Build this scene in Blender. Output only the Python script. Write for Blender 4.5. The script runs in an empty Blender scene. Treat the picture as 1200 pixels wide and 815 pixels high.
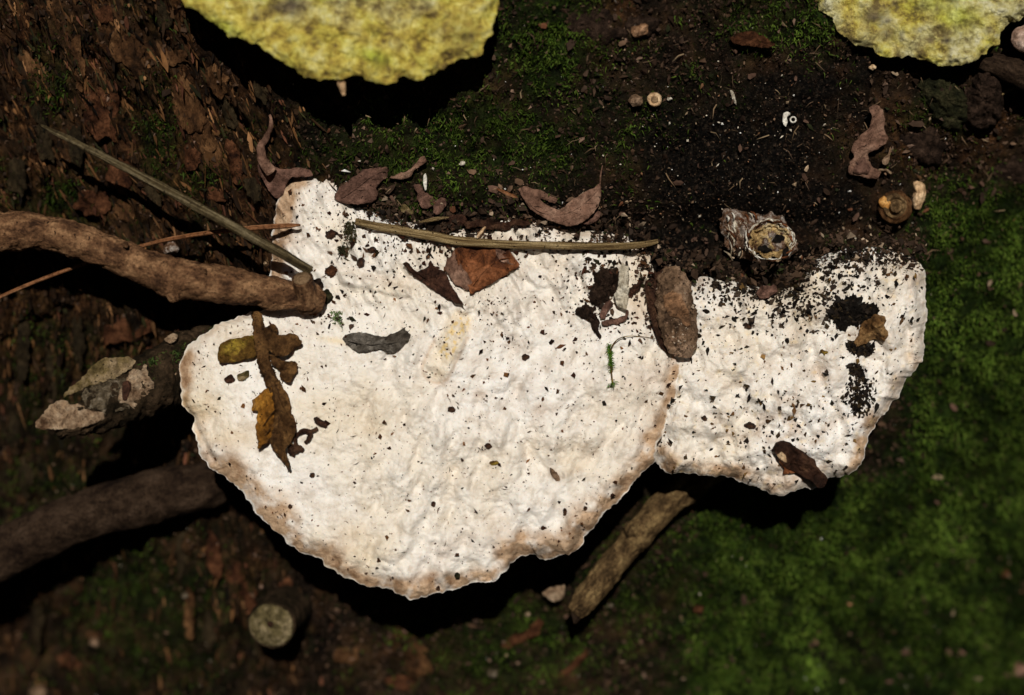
import bpy, math, random
import numpy as np
from mathutils import Vector, Matrix
from mathutils.geometry import delaunay_2d_cdt

random.seed(7)
rng = np.random.default_rng(7)
sc = bpy.context.scene
sc.unit_settings.scale_length = 0.1          # 1 unit = 10 cm

# ------------------------------------------------------------------ frame
S = 0.002                  # one grain unit (0.2 mm) in scene units
DIST = 2200.0              # camera distance in grains
PITCH = math.radians(20)
Z0 = 10.0                  # about a metre above the forest floor
FWD = np.array([0, math.cos(PITCH), -math.sin(PITCH)])
UP = np.array([0, math.sin(PITCH), math.cos(PITCH)])
ORG = np.array([0, 0, Z0])

cam = bpy.data.cameras.new('camera')
cam_o = bpy.data.objects.new('camera', cam)
sc.collection.objects.link(cam_o)
cam_o.location = Vector(ORG - FWD * DIST * S)
cam_o.rotation_euler = (math.pi / 2 - PITCH, 0, 0)
cam.sensor_width = 36
cam.lens = 36 * DIST / 1200.0
cam.clip_start = 0.05
cam.clip_end = 200
cam.dof.use_dof = True
cam.dof.focus_distance = (DIST - 22) * S
cam.dof.aperture_fstop = 0.52
sc.camera = cam_o

# light: almost along the lens axis, from just above it
LIFT = math.radians(18.5)
SIDE = math.radians(0.8)
sun_el = PITCH + LIFT
sun = bpy.data.lights.new('sun', 'SUN')
sun.energy = 3.75
sun.angle = math.radians(0.5)
sun.color = (1.0, 0.955, 0.88)
sun_o = bpy.data.objects.new('sun', sun)
sc.collection.objects.link(sun_o)
sun_o.location = (0, -6, Z0 + 5)
sun_o.rotation_euler = (math.pi / 2 - sun_el, 0, SIDE)
world = bpy.data.worlds.new('World')
sc.world = world
world.use_nodes = True
wn = world.node_tree
sky = wn.nodes.new('ShaderNodeTexSky')
sky.sky_type = 'NISHITA'
sky.sun_disc = False
sky.sun_elevation = sun_el
sky.sun_rotation = math.pi
wn.links.new(sky.outputs[0], wn.nodes['Background'].inputs[0])
wn.nodes['Background'].inputs[1].default_value = 0.004
sc.view_settings.view_transform = 'Standard'
sc.view_settings.look = 'None'
sc.view_settings.exposure = 0.0
sc.view_settings.gamma = 1.0

# ------------------------------------------------------------------ maths
def W(x, y, w):
    """picture position (1200 x 815) at height w in front of the focal plane -> scene point"""
    x = np.asarray(x, float); y = np.asarray(y, float); w = np.asarray(w, float)
    k = (DIST - w) / DIST
    u = (x - 600) * k; v = (407.5 - y) * k
    return UVW(u, v, w)

def UVW(u, v, w):
    u, v, w = np.broadcast_arrays(u, v, w)
    P = (u[..., None] * np.array([1.0, 0, 0]) + v[..., None] * UP - w[..., None] * FWD) * S + ORG
    return P

def hsh(i, j, s):
    s = int(s)
    h = (i.astype(np.int64) * 374761393 + j.astype(np.int64) * 668265263 + s * 1274126177) & 0xffffffff
    h = ((h ^ (h >> 13)) * 1274126177) & 0xffffffff
    return (h ^ (h >> 16)) & 0xffffffff

def gn(x, y, s=0):
    x = np.asarray(x, float); y = np.asarray(y, float)
    xi = np.floor(x); yi = np.floor(y); fx = x - xi; fy = y - yi
    ux = fx * fx * fx * (fx * (fx * 6 - 15) + 10); uy = fy * fy * fy * (fy * (fy * 6 - 15) + 10)
    def g(a, b):
        an = hsh(xi + a, yi + b, s) * (2 * math.pi / 4294967296.0)
        return np.cos(an) * (fx - a) + np.sin(an) * (fy - b)
    a = g(0, 0); b = g(1, 0); c = g(0, 1); d = g(1, 1)
    return ((a + (b - a) * ux) * (1 - uy) + (c + (d - c) * ux) * uy) * 1.5

def fbm(x, y, sc_, oc=4, s=0, g=0.5):
    r = 0; a = 1.0; f = 1.0 / sc_
    for k in range(oc):
        r = r + a * gn(x * f + 17.3 * k, y * f - 9.1 * k, s + k); a *= g; f *= 2.03
    return r

def worley(x, y, sc_, s=0):
    x = np.asarray(x, float) / sc_; y = np.asarray(y, float) / sc_
    xi = np.floor(x); yi = np.floor(y)
    f1 = np.full(x.shape, 9.0); f2 = np.full(x.shape, 9.0)
    for a in (-1, 0, 1):
        for b in (-1, 0, 1):
            h = hsh(xi + a, yi + b, s)
            px = xi + a + (h & 0xffff) / 65536.0; py = yi + b + ((h >> 16) & 0xffff) / 65536.0
            d = np.hypot(px - x, py - y)
            f2 = np.where(d < f1, f1, np.minimum(f2, d)); f1 = np.minimum(f1, d)
    return f1, f2

def sst(a, b, x):
    t = np.clip((x - a) / (b - a), 0, 1); return t * t * (3 - 2 * t)

def ga(x, y, cx, cy, rx, ry, ang=0):
    c, s_ = math.cos(math.radians(ang)), math.sin(math.radians(ang))
    dx = x - cx; dy = y - cy
    return np.exp(-(((dx * c + dy * s_) / rx) ** 2 + ((-dx * s_ + dy * c) / ry) ** 2))

def segd(x, y, x0, y0, x1, y1):
    dx, dy = x1 - x0, y1 - y0
    t = np.clip(((x - x0) * dx + (y - y0) * dy) / (dx * dx + dy * dy), 0, 1)
    return np.hypot(x - x0 - t * dx, y - y0 - t * dy), t

# ------------------------------------------------------------------ materials
def nodes(m):
    m.use_nodes = True
    return m.node_tree, m.node_tree.nodes['Principled BSDF']

def L(nt, a, b): nt.links.new(a, b)

def tex_noise(nt, scale, detail=6, rough=0.6, stretch=None):
    tc = nt.nodes.new('ShaderNodeTexCoord')
    n = nt.nodes.new('ShaderNodeTexNoise')
    n.inputs['Scale'].default_value = scale
    n.inputs['Detail'].default_value = detail
    n.inputs['Roughness'].default_value = rough
    if stretch:
        mp = nt.nodes.new('ShaderNodeMapping'); mp.inputs['Scale'].default_value = stretch
        L(nt, tc.outputs['Object'], mp.inputs[0]); L(nt, mp.outputs[0], n.inputs['Vector'])
    else:
        L(nt, tc.outputs['Object'], n.inputs['Vector'])
    return n.outputs['Fac']

def ramp(nt, fac, stops):
    r = nt.nodes.new('ShaderNodeValToRGB')
    e = r.color_ramp.elements
    e[0].position = stops[0][0]; e[0].color = (*stops[0][1], 1)
    e[1].position = stops[-1][0]; e[1].color = (*stops[-1][1], 1)
    for p, c in stops[1:-1]:
        k = e.new(p); k.color = (*c, 1)
    L(nt, fac, r.inputs[0])
    return r.outputs[0]

def mix(nt, f, a, b, mode='MIX'):
    m = nt.nodes.new('ShaderNodeMix'); m.data_type = 'RGBA'; m.blend_type = mode
    for s_, val in ((m.inputs['Factor'], f), (m.inputs[6], a), (m.inputs[7], b)):
        if hasattr(val, 'is_linked'): L(nt, val, s_)
        elif isinstance(val, tuple): s_.default_value = (*val, 1)
        else: s_.default_value = val
    return m.outputs[2]

def attr(nt, name):
    a = nt.nodes.new('ShaderNodeAttribute'); a.attribute_name = name
    return a

def bump(nt, bs, h, dist, strength=1.0, prev=None):
    b = nt.nodes.new('ShaderNodeBump'); b.inputs['Distance'].default_value = dist
    b.inputs['Strength'].default_value = strength
    L(nt, h, b.inputs['Height'])
    if prev: L(nt, prev, b.inputs['Normal'])
    L(nt, b.outputs[0], bs.inputs['Normal'])
    return b.outputs[0]

def fibre_noise(nt, sc3, detail=5, rough=.6):
    a = attr(nt, 'grain'); mp = nt.nodes.new('ShaderNodeMapping'); mp.inputs['Scale'].default_value = sc3
    n = nt.nodes.new('ShaderNodeTexNoise'); n.inputs['Scale'].default_value = 1.0
    n.inputs['Detail'].default_value = detail; n.inputs['Roughness'].default_value = rough
    L(nt, a.outputs['Vector'], mp.inputs[0]); L(nt, mp.outputs[0], n.inputs['Vector'])
    return n.outputs['Fac']

def simple(name, c0, c1, c2, scale=30, rough=0.8, bd=0.003, stretch=None, spec=0.08, dscale=90, fibre=None):
    m = bpy.data.materials.new(name); nt, bs = nodes(m)
    n = fibre_noise(nt, fibre, 8, .68) if fibre else tex_noise(nt, scale, 9, 0.72, stretch)
    base = ramp(nt, n, [(0.36, c0), (0.5, c1), (0.64, c2)])
    f = ramp(nt, tex_noise(nt, max(scale * 4.5, 80), 5, 0.75, stretch), [(0.34, (.42, .40, .38)), (0.52, (1, 1, 1)), (0.68, (1.35, 1.33, 1.3))])
    base = mix(nt, 1.0, base, f, 'MULTIPLY')
    sp = ramp(nt, tex_noise(nt, 130, 2, 0.5), [(0.66, (0, 0, 0)), (0.72, (1, 1, 1))])
    base = mix(nt, sp, base, tuple(a * .35 for a in c0))
    L(nt, base, bs.inputs['Base Color'])
    bs.inputs['Roughness'].default_value = rough
    bs.inputs['Specular IOR Level'].default_value = spec
    bb_ = bump(nt, bs, n, bd * 2.2)
    bump(nt, bs, tex_noise(nt, dscale, 5, 0.7, stretch), bd, 1.0, bb_)
    return m

def attr_mat(name, rough=0.7, spec=0.3, nscale=60, vary=0.35):
    m = bpy.data.materials.new(name); nt, bs = nodes(m)
    a = attr(nt, 'col')
    n = tex_noise(nt, nscale, 3)
    v = ramp(nt, n, [(0.3, (1 - vary,) * 3), (0.7, (1 + vary * .5,) * 3)])
    L(nt, mix(nt, 1.0, a.outputs['Color'], v, 'MULTIPLY'), bs.inputs['Base Color'])
    bs.inputs['Roughness'].default_value = rough
    bs.inputs['Specular IOR Level'].default_value = spec
    return m

def trunk_mat():
    m = bpy.data.materials.new('bark_and_humus'); nt, bs = nodes(m)
    n1 = tex_noise(nt, 9, 10, 0.7); n2 = tex_noise(nt, 38, 8, 0.75); n3 = tex_noise(nt, 110, 4, 0.7)
    brown = ramp(nt, n1, [(0.36, (0.003, 0.002, 0.0015)), (0.48, (0.016, 0.010, 0.006)), (0.56, (0.038, 0.022, 0.011)), (0.68, (0.10, 0.048, 0.022))])
    rust = ramp(nt, n2, [(0.38, (0.006, 0.003, 0.0015)), (0.5, (0.05, 0.02, 0.008)), (0.64, (0.19, 0.085, 0.033))])
    grn = ramp(nt, n2, [(0.38, (0.002, 0.004, 0.001)), (0.52, (0.011, 0.022, 0.003)), (0.66, (0.035, 0.06, 0.010))])
    soot_and_shade = ramp(nt, n3, [(0.42, (0.0015, 0.0012, 0.001)), (0.56, (0.008, 0.006, 0.0045)), (0.68, (0.05, 0.036, 0.024))])
    ms = attr(nt, 'mask'); sep = nt.nodes.new('ShaderNodeSeparateColor'); L(nt, ms.outputs['Color'], sep.inputs[0])
    c = mix(nt, sep.outputs[1], brown, rust)
    c = mix(nt, sep.outputs[0], c, grn)
    c = mix(nt, sep.outputs[2], c, soot_and_shade)
    L(nt, c, bs.inputs['Base Color'])
    bs.inputs['Roughness'].default_value = 0.6
    bs.inputs['Specular IOR Level'].default_value = 0.06
    b = bump(nt, bs, n2, 0.02)
    bump(nt, bs, n3, 0.008, 1.0, b)
    return m

def cap_mat():
    m = bpy.data.materials.new('white_fungus'); nt, bs = nodes(m)
    n1 = tex_noise(nt, 3.2, 6, 0.6); n2 = tex_noise(nt, 26, 6, 0.7); n3 = tex_noise(nt, 95, 4, 0.7)
    base = ramp(nt, n1, [(0.36, (0.84, 0.81, 0.77)), (0.50, (0.80, 0.75, 0.68)), (0.66, (0.71, 0.61, 0.47))])
    fine = ramp(nt, n2, [(0.38, (0.84, 0.80, 0.75)), (0.52, (1, 1, 1))])
    c = mix(nt, 1.0, base, fine, 'MULTIPLY')
    ms = attr(nt, 'mask'); sep = nt.nodes.new('ShaderNodeSeparateColor'); L(nt, ms.outputs['Color'], sep.inputs[0])
    tan = ramp(nt, n2, [(0.36, (0.26, 0.15, 0.08)), (0.62, (0.56, 0.39, 0.25))])
    yel = (0.74, 0.55, 0.27)
    c = mix(nt, sep.outputs[0], c, tan)
    c = mix(nt, sep.outputs[1], c, yel)
    c = mix(nt, sep.outputs[2], c, (0.16, 0.11, 0.075))
    L(nt, c, bs.inputs['Base Color'])
    bs.inputs['Roughness'].default_value = 0.55
    bs.inputs['Specular IOR Level'].default_value = 0.35
    bs.inputs['Subsurface Weight'].default_value = 0.12
    bs.inputs['Subsurface Scale'].default_value = 0.012
    bs.inputs['Subsurface Radius'].default_value = (1.0, 0.6, 0.4)
    b = bump(nt, bs, n2, 0.006)
    bump(nt, bs, n3, 0.0026, 1.0, b)
    return m

def yellow_mat():
    m = bpy.data.materials.new('algae_covered_fungus'); nt, bs = nodes(m)
    n1 = tex_noise(nt, 7, 5, 0.6); n2 = tex_noise(nt, 24, 7, 0.75); n3 = tex_noise(nt, 60, 4, 0.7)
    ms = attr(nt, 'mask'); sep = nt.nodes.new('ShaderNodeSeparateColor'); L(nt, ms.outputs['Color'], sep.inputs[0])
    yl = ramp(nt, n2, [(0.38, (0.16, 0.10, 0.02)), (0.46, (0.50, 0.36, 0.05)), (0.54, (0.72, 0.60, 0.11)), (0.68, (0.86, 0.80, 0.36))])
    gr = ramp(nt, n2, [(0.38, (0.20, 0.20, 0.015)), (0.6, (0.56, 0.62, 0.05))])
    pl = ramp(nt, n2, [(0.38, (0.20, 0.15, 0.05)), (0.5, (0.58, 0.52, 0.22)), (0.64, (0.84, 0.80, 0.55))])
    dk = ramp(nt, n3, [(0.35, (0.03, 0.022, 0.015)), (0.65, (0.20, 0.15, 0.08))])
    c = mix(nt, sep.outputs[0], pl, yl)
    c = mix(nt, sep.outputs[1], c, gr)
    c = mix(nt, sep.outputs[2], c, dk)
    L(nt, c, bs.inputs['Base Color'])
    bs.inputs['Roughness'].default_value = 0.75
    b = bump(nt, bs, n2, 0.02)
    bump(nt, bs, n3, 0.008, 1.0, b)
    return m

M = dict(
    trunk=trunk_mat(), cap=cap_mat(), yellow=yellow_mat(),
    pores=simple('pore_surface', (0.42, 0.33, 0.22), (0.5, 0.42, 0.32), (0.56, 0.5, 0.4), 60),
    bark=simple('branch_bark', (0.041, 0.019, 0.010), (0.155, 0.077, 0.037), (0.324, 0.181, 0.090), 26, 0.75, 0.006, fibre=(1.5, 1.5, .8)),
    bark_mossy=simple('mossy_branch_bark', (0.006, 0.005, 0.002), (0.034, 0.022, 0.011), (0.10, 0.062, 0.034), 17, 0.8, 0.014),
    bark_grey=simple('grey_branch_bark', (0.010, 0.005, 0.003), (0.036, 0.021, 0.012), (0.068, 0.042, 0.026), 30, 0.85, 0.008, fibre=(1.6, 1.6, .8)),
    bark_olive=simple('olive_twig_bark', (0.027, 0.016, 0.007), (0.115, 0.070, 0.030), (0.270, 0.181, 0.079), 22, 0.8, 0.006, fibre=(1.5, 1.5, .8)),
    flake_pale=simple('pale_peeled_bark', (0.14, 0.075, 0.04), (0.44, 0.295, 0.18), (0.66, 0.50, 0.345), 20, 0.75, 0.012),
    flake_speck=simple('speckled_inner_bark', (0.05, 0.035, 0.02), (0.19, 0.145, 0.09), (0.42, 0.35, 0.26), 48, 0.8, 0.014),
    flake_olive=simple('mossy_flake', (0.04, 0.034, 0.010), (0.19, 0.135, 0.055), (0.44, 0.32, 0.19), 14, 0.75, 0.01),
    plate=simple('bark_plate', (0.019, 0.009, 0.004), (0.095, 0.043, 0.017), (0.230, 0.115, 0.048), 16, 0.7, 0.012, (1, 1, 0.45)),
    plate_red=simple('red_bark_plate', (0.020, 0.007, 0.004), (0.088, 0.033, 0.014), (0.203, 0.083, 0.038), 20, 0.7, 0.012),
    plate_dark=simple('dark_bark_plate', (0.008, 0.006, 0.003), (0.028, 0.019, 0.009), (0.062, 0.042, 0.02), 15, 0.75, 0.012, (1, 1, 0.45)),
    leaf_grey=simple('grey_brown_leaf', (0.081, 0.040, 0.026), (0.203, 0.110, 0.074), (0.338, 0.206, 0.144), 14, 0.6, 0.005),
    leaf_dull=simple('dull_brown_leaf', (0.054, 0.027, 0.019), (0.135, 0.070, 0.050), (0.230, 0.125, 0.090), 14, 0.6, 0.006),
    leaf_dark=simple('dark_brown_leaf', (0.018, 0.009, 0.006), (0.055, 0.024, 0.015), (0.11, 0.05, 0.03), 22, 0.6, 0.006),
    leaf_rust=simple('rusty_leaf', (0.041, 0.016, 0.010), (0.176, 0.060, 0.022), (0.351, 0.138, 0.060), 14, 0.6, 0.006),
    leaf_amber=simple('amber_leaf', (0.07, 0.028, 0.007), (0.32, 0.135, 0.02), (0.62, 0.31, 0.05), 9, 0.5, 0.010),
    leaf_brown=simple('withered_brown_leaf', (0.03, 0.013, 0.005), (0.12, 0.058, 0.021), (0.28, 0.145, 0.05), 20, 0.6, 0.010),
    leaf_yellow=simple('yellow_brown_leaf', (0.035, 0.016, 0.005), (0.16, 0.085, 0.018), (0.50, 0.36, 0.05), 9, 0.5, 0.010),
    leaf_slate=simple('slate_grey_leaf', (0.05, 0.038, 0.028), (0.105, 0.088, 0.07), (0.22, 0.195, 0.165), 18, 0.5, 0.008),
    straw=simple('straw', (0.081, 0.044, 0.017), (0.270, 0.181, 0.078), (0.621, 0.463, 0.240), 20, 0.5, 0.004, (6, 1, 6), fibre=(2.6, 2.6, .35)),
    straw_dark=simple('dark_straw', (0.03, 0.019, 0.008), (0.085, 0.062, 0.028), (0.24, 0.19, 0.11), 20, 0.5, 0.004, fibre=(2.6, 2.6, .3)),
    needle=simple('needle', (0.10, 0.036, 0.012), (0.24, 0.10, 0.042), (0.42, 0.22, 0.11), 14, 0.45, 0.003, fibre=(1.6, 1.6, .2)),
    chip=simple('pale_wood_chip', (0.34, 0.27, 0.18), (0.60, 0.53, 0.41), (0.78, 0.72, 0.60), 24, 0.7, 0.006),
    stub=simple('stub_wood', (0.095, 0.056, 0.034), (0.297, 0.181, 0.106), (0.540, 0.362, 0.240), 13, 0.75, 0.016),
    stub_face=simple('weathered_heartwood', (0.135, 0.075, 0.042), (0.405, 0.213, 0.108), (0.702, 0.413, 0.240), 14, 0.75, 0.014),
    cut=simple('cut_wood', (0.14, 0.085, 0.045), (0.26, 0.165, 0.09), (0.40, 0.27, 0.15), 30, 0.75, 0.005),
    crust=simple('flaky_crust', (0.04, 0.016, 0.008), (0.24, 0.13, 0.075), (0.78, 0.70, 0.62), 34, 0.7, 0.016),
    heart=simple('cream_heartwood', (0.12, 0.055, 0.018), (0.62, 0.42, 0.18), (0.84, 0.70, 0.44), 18, 0.7, 0.012),
    olive_cut=simple('mossy_cut_wood', (0.03, 0.022, 0.008), (0.16, 0.125, 0.055), (0.46, 0.36, 0.21), 16, 0.7, 0.010),
    cup=simple('cup_scales', (0.03, 0.016, 0.007), (0.15, 0.09, 0.04), (0.38, 0.25, 0.12), 30, 0.7, 0.006),
    orange=simple('orange_growth', (0.36, 0.15, 0.03), (0.58, 0.27, 0.07), (0.72, 0.42, 0.15), 30, 0.6, 0.004),
    amberwood=simple('amber_wood', (0.05, 0.024, 0.010), (0.23, 0.115, 0.042), (0.46, 0.28, 0.12), 18, 0.6, 0.012, (1, 1, 1)),
    seed=simple('dark_seed', (0.012, 0.006, 0.004), (0.045, 0.02, 0.012), (0.11, 0.055, 0.03), 18, 0.45, 0.008),
    shell=simple('shell', (0.50, 0.46, 0.38), (0.68, 0.64, 0.56), (0.8, 0.78, 0.7), 40, 0.4, 0.002),
    tan=simple('tan_bud', (0.351, 0.200, 0.096), (0.594, 0.388, 0.216), (0.783, 0.575, 0.360), 24, 0.6, 0.004),
    pink=simple('pinkish_stub', (0.26, 0.15, 0.10), (0.44, 0.29, 0.22), (0.60, 0.46, 0.38), 14, 0.6, 0.006),
    soil=simple('black_soil', (0.004, 0.003, 0.003), (0.012, 0.009, 0.007), (0.03, 0.022, 0.016), 40, 0.7, 0.014),
    humus=simple('humus_clod', (0.012, 0.007, 0.005), (0.045, 0.026, 0.017), (0.10, 0.06, 0.04), 24, 0.75, 0.02),
    mossclod=simple('mossy_clod', (0.008, 0.009, 0.004), (0.03, 0.03, 0.012), (0.07, 0.06, 0.028), 24, 0.75, 0.016),
    crumb=attr_mat('crumbs', 0.7, 0.05), blade=attr_mat('moss_blades', 0.6, 0.06, 40, 0.2),
)

# ------------------------------------------------------------------ mesh building
def link(name, me, mat, parent=None):
    o = bpy.data.objects.new(name, me)
    sc.collection.objects.link(o)
    if mat: me.materials.append(mat)
    if parent: o.parent = parent
    return o

def mesh_np(name, V, F, mat, parent=None, loc=None, cols=None, smooth=True):
    """V Nx3 scene coords; F list of int arrays (k x 3 / k x 4); cols dict name -> Nx3"""
    V = np.asarray(V, float)
    if parent is not None: o_ = np.array(parent['_o'])
    elif loc is not None: o_ = np.asarray(loc)
    else: o_ = V.mean(0)
    me = bpy.data.meshes.new(name)
    F = [np.asarray(f) for f in F if len(f)]
    me.vertices.add(len(V)); me.vertices.foreach_set('co', (V - o_).astype(np.float32).ravel())
    nl = sum(f.size for f in F); npol = sum(len(f) for f in F)
    me.loops.add(nl); me.loops.foreach_set('vertex_index', np.concatenate([f.ravel() for f in F]).astype(np.int32))
    tot = np.concatenate([np.full(len(f), f.shape[1]) for f in F])
    st = np.concatenate([[0], np.cumsum(tot)[:-1]])
    me.polygons.add(npol); me.polygons.foreach_set('loop_start', st.astype(np.int32))
    me.polygons.foreach_set('use_smooth', np.full(npol, smooth))
    for k, c in (cols or {}).items():
        a = me.color_attributes.new(k, 'FLOAT_COLOR', 'POINT')
        a.data.foreach_set('color', np.c_[np.asarray(c, float), np.ones(len(V))].astype(np.float32).ravel())
    me.update(calc_edges=True); me.validate()
    o = link(name, me, mat, parent)
    if parent is None: o.location = Vector(o_)
    return o

def thing(name, label, cat, at, group=None):
    o = bpy.data.objects.new(name, None); sc.collection.objects.link(o)
    p = np.asarray(at, float).reshape(3)
    o.location = Vector(p); o['_o'] = [float(a) for a in p]
    o.empty_display_size = 0.05
    o['label'] = label; o['category'] = cat
    if group: o['group'] = group
    return o

def tag(o, label=None, cat=None, group=None, kind=None):
    if label: o['label'] = label
    if cat: o['category'] = cat
    if group: o['group'] = group
    if kind: o['kind'] = kind
    return o

def closed_curve(P, n, jit=0, seed=0, jscale=10):
    P = np.asarray(P, float)
    m = len(P); pts = []
    for i in range(m):                                   # centripetal-ish catmull rom
        p0, p1, p2, p3 = P[i - 1], P[i], P[(i + 1) % m], P[(i + 2) % m]
        for t in np.linspace(0, 1, 12, endpoint=False):
            a = 0.5 * (2 * p1 + (p2 - p0) * t + (2 * p0 - 5 * p1 + 4 * p2 - p3) * t * t + (3 * p1 - p0 - 3 * p2 + p3) * t ** 3)
            b = p1 * (1 - t) + p2 * t
            pts.append(0.45 * a + 0.55 * b)
    pts = np.array(pts); q = np.vstack([pts, pts[:1]])
    d = np.concatenate([[0], np.cumsum(np.hypot(*np.diff(q, axis=0).T))])
    s_ = np.linspace(0, d[-1], n, endpoint=False)
    out = np.c_[np.interp(s_, d, q[:, 0]), np.interp(s_, d, q[:, 1])]
    if jit:
        tg = np.roll(out, -1, 0) - np.roll(out, 1, 0); tg /= np.hypot(tg[:, 0], tg[:, 1])[:, None] + 1e-9
        nn = fbm(out[:, 0] + seed * 31, out[:, 1], jscale, 3, seed)
        out = out + np.c_[-tg[:, 1], tg[:, 0]] * (nn * jit)[:, None]
    return out

def lump(name, outline, top, bot, mat, parent=None, n=60, nr=16, center=None, jit=0, seed=0, col=None, jscale=10,
         power=1.0, flare=0.0, split=None):
    """closed body over a star-shaped outline; top/bot(x, y, t) give heights, t = 0 centre .. 1 rim"""
    R = closed_curve(outline, n, jit, seed, jscale)
    c = np.array(center) if center is not None else R.mean(0)
    ts = np.linspace(0, 1, nr + 1)[1:] ** power
    X = c[0] + (R[None, :, 0] - c[0]) * ts[:, None]; Y = c[1] + (R[None, :, 1] - c[1]) * ts[:, None]
    T = np.repeat(ts[:, None], n, 1)
    Z = top(X, Y, T)
    Vt = np.vstack([W(c[0], c[1], float(top(np.array(c[0]), np.array(c[1]), np.array(0.0))))[None], W(X, Y, Z).reshape(-1, 3)])
    def idx(r, off): return off + 1 + r * n + np.arange(n)
    def faces(off, nrr, rev):
        f3 = np.c_[np.full(n, off), idx(0, off), np.roll(idx(0, off), -1)]
        f4 = [np.c_[idx(r, off), idx(r + 1, off), np.roll(idx(r + 1, off), -1), np.roll(idx(r, off), -1)] for r in range(nrr - 1)]
        f4 = np.vstack(f4) if f4 else np.zeros((0, 4), int)
        if rev: f3 = f3[:, ::-1]; f4 = f4[:, ::-1]
        return f3, f4
    # outline given in picture order: flip so that normals face the viewer
    area = np.sum(R[:, 0] * np.roll(R[:, 1], -1) - np.roll(R[:, 0], -1) * R[:, 1])
    rev = area > 0
    nb = max(4, nr // 3)
    tb = np.linspace(0, 1, nb + 1)[1:] ** 0.7
    Xb = c[0] + (R[None, :, 0] - c[0]) * tb[:, None] * (1 - flare); Yb = c[1] + (R[None, :, 1] - c[1]) * tb[:, None] * (1 - flare)
    Zb = bot(Xb, Yb, np.repeat(tb[:, None], n, 1))
    Vb = np.vstack([W(c[0], c[1], float(bot(np.array(c[0]), np.array(c[1]), np.array(0.0))))[None], W(Xb, Yb, Zb).reshape(-1, 3)])
    f3t, f4t = faces(0, nr, rev)
    cols = None
    if col is not None:
        XX = np.concatenate([[c[0]], X.ravel()]); YY = np.concatenate([[c[1]], Y.ravel()]); TT = np.concatenate([[0], T.ravel()])
        ct = col(XX, YY, TT)
    if split:
        a = mesh_np(name, Vt, [f3t, f4t], mat, parent, cols={'mask': ct} if col is not None else None)
        f3b, f4b = faces(0, nb, not rev)
        # rim strip joins the two
        Vr = np.vstack([Vt[idx(nr - 1, 0)], Vb[idx(nb - 1, 0)]])
        i0 = np.arange(n); st = np.c_[i0, i0 + n, np.roll(i0 + n, -1), np.roll(i0, -1)]
        if rev: st = st[:, ::-1]
        Vb2 = np.vstack([Vb, Vr]); k = len(Vb)
        b = mesh_np(split[0], Vb2, [f3b, np.vstack([f4b, st + k])], split[1], parent)
        return a, b
    off = len(Vt); f3b, f4b = faces(off, nb, not rev)
    i0, i1 = idx(nr - 1, 0), idx(nb - 1, off)
    st = np.c_[i0, i1, np.roll(i1, -1), np.roll(i0, -1)]
    if rev: st = st[:, ::-1]
    V = np.vstack([Vt, Vb])
    cols = {'mask': np.vstack([ct, np.repeat(ct[-1:], len(Vb), 0)])} if col is not None else None
    return mesh_np(name, V, [np.vstack([f3t, f3b]), np.vstack([f4t, f4b, st])], mat, parent, cols=cols)

def sheet(name, outline, wf, mat, parent=None, th=1.2, step=4.0, n=None, jit=0.8, seed=0, jscale=6):
    """thin body (leaf, flake) over any outline; wf(x, y) gives its height"""
    P = np.asarray(outline, float)
    per = np.sum(np.hypot(*(np.roll(P, -1, 0) - P).T))
    n = n or int(max(24, per / step * 1.3))
    R = closed_curve(P, n, jit, seed, jscale)
    x0, y0 = R.min(0); x1, y1 = R.max(0)
    st = max(step, math.sqrt((x1 - x0) * (y1 - y0) / 900.0))
    gx, gy = np.meshgrid(np.arange(x0 + st / 2, x1, st), np.arange(y0 + st / 2, y1, st))
    gx = gx.ravel() + rng.uniform(-.3, .3, gx.size) * st; gy = gy.ravel() + rng.uniform(-.3, .3, gy.size) * st
    ins = np.zeros(gx.size, bool)
    for i in range(n):
        xa, ya = R[i]; xb, yb = R[(i + 1) % n]
        cnd = ((ya > gy) != (yb > gy)) & (gx < (xb - xa) * (gy - ya) / (yb - ya + 1e-12) + xa)
        ins ^= cnd
    md = np.min(np.hypot(gx[:, None] - R[None, :, 0], gy[:, None] - R[None, :, 1]), 1) if gx.size else gx
    k = ins & (md > st * 0.45)
    pts = np.vstack([R, np.c_[gx[k], gy[k]]])
    vs, es, fs, *_ = delaunay_2d_cdt([Vector(p) for p in pts], [], [list(range(n))], 1, 1e-4)
    vs = np.array([list(v) for v in vs]); fs = np.array([f for f in fs if len(f) == 3])
    a = vs[fs[:, 0]]; b = vs[fs[:, 1]]; c = vs[fs[:, 2]]
    ar = (b[:, 0] - a[:, 0]) * (c[:, 1] - a[:, 1]) - (c[:, 0] - a[:, 0]) * (b[:, 1] - a[:, 1])
    fs = np.where((ar > 0)[:, None], fs[:, ::-1], fs)      # y points down in the picture
    z = wf(vs[:, 0], vs[:, 1]); m = len(vs)
    V = np.vstack([W(vs[:, 0], vs[:, 1], z), W(vs[:, 0], vs[:, 1], z - th)])
    e = {}
    for t in fs:
        for p, q in ((t[0], t[1]), (t[1], t[2]), (t[2], t[0])):
            e[(p, q)] = e.get((p, q), 0) + 1
    bd = [(p, q) for (p, q) in e if (q, p) not in e]
    side = np.array([(q, p, p + m, q + m) for p, q in bd])
    return mesh_np(name, V, [np.vstack([fs, fs[:, ::-1] + m]), side], mat, parent)

def smooth_path(P, seg):
    P = np.asarray(P, float); m = len(P); out = []
    for i in range(m - 1):
        p0 = P[max(i - 1, 0)]; p1 = P[i]; p2 = P[i + 1]; p3 = P[min(i + 2, m - 1)]
        for t in np.linspace(0, 1, seg, endpoint=False):
            out.append(0.5 * (2 * p1 + (p2 - p0) * t + (2 * p0 - 5 * p1 + 4 * p2 - p3) * t * t + (3 * p1 - p0 - 3 * p2 + p3) * t ** 3))
    out.append(P[-1]); return np.array(out)

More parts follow.
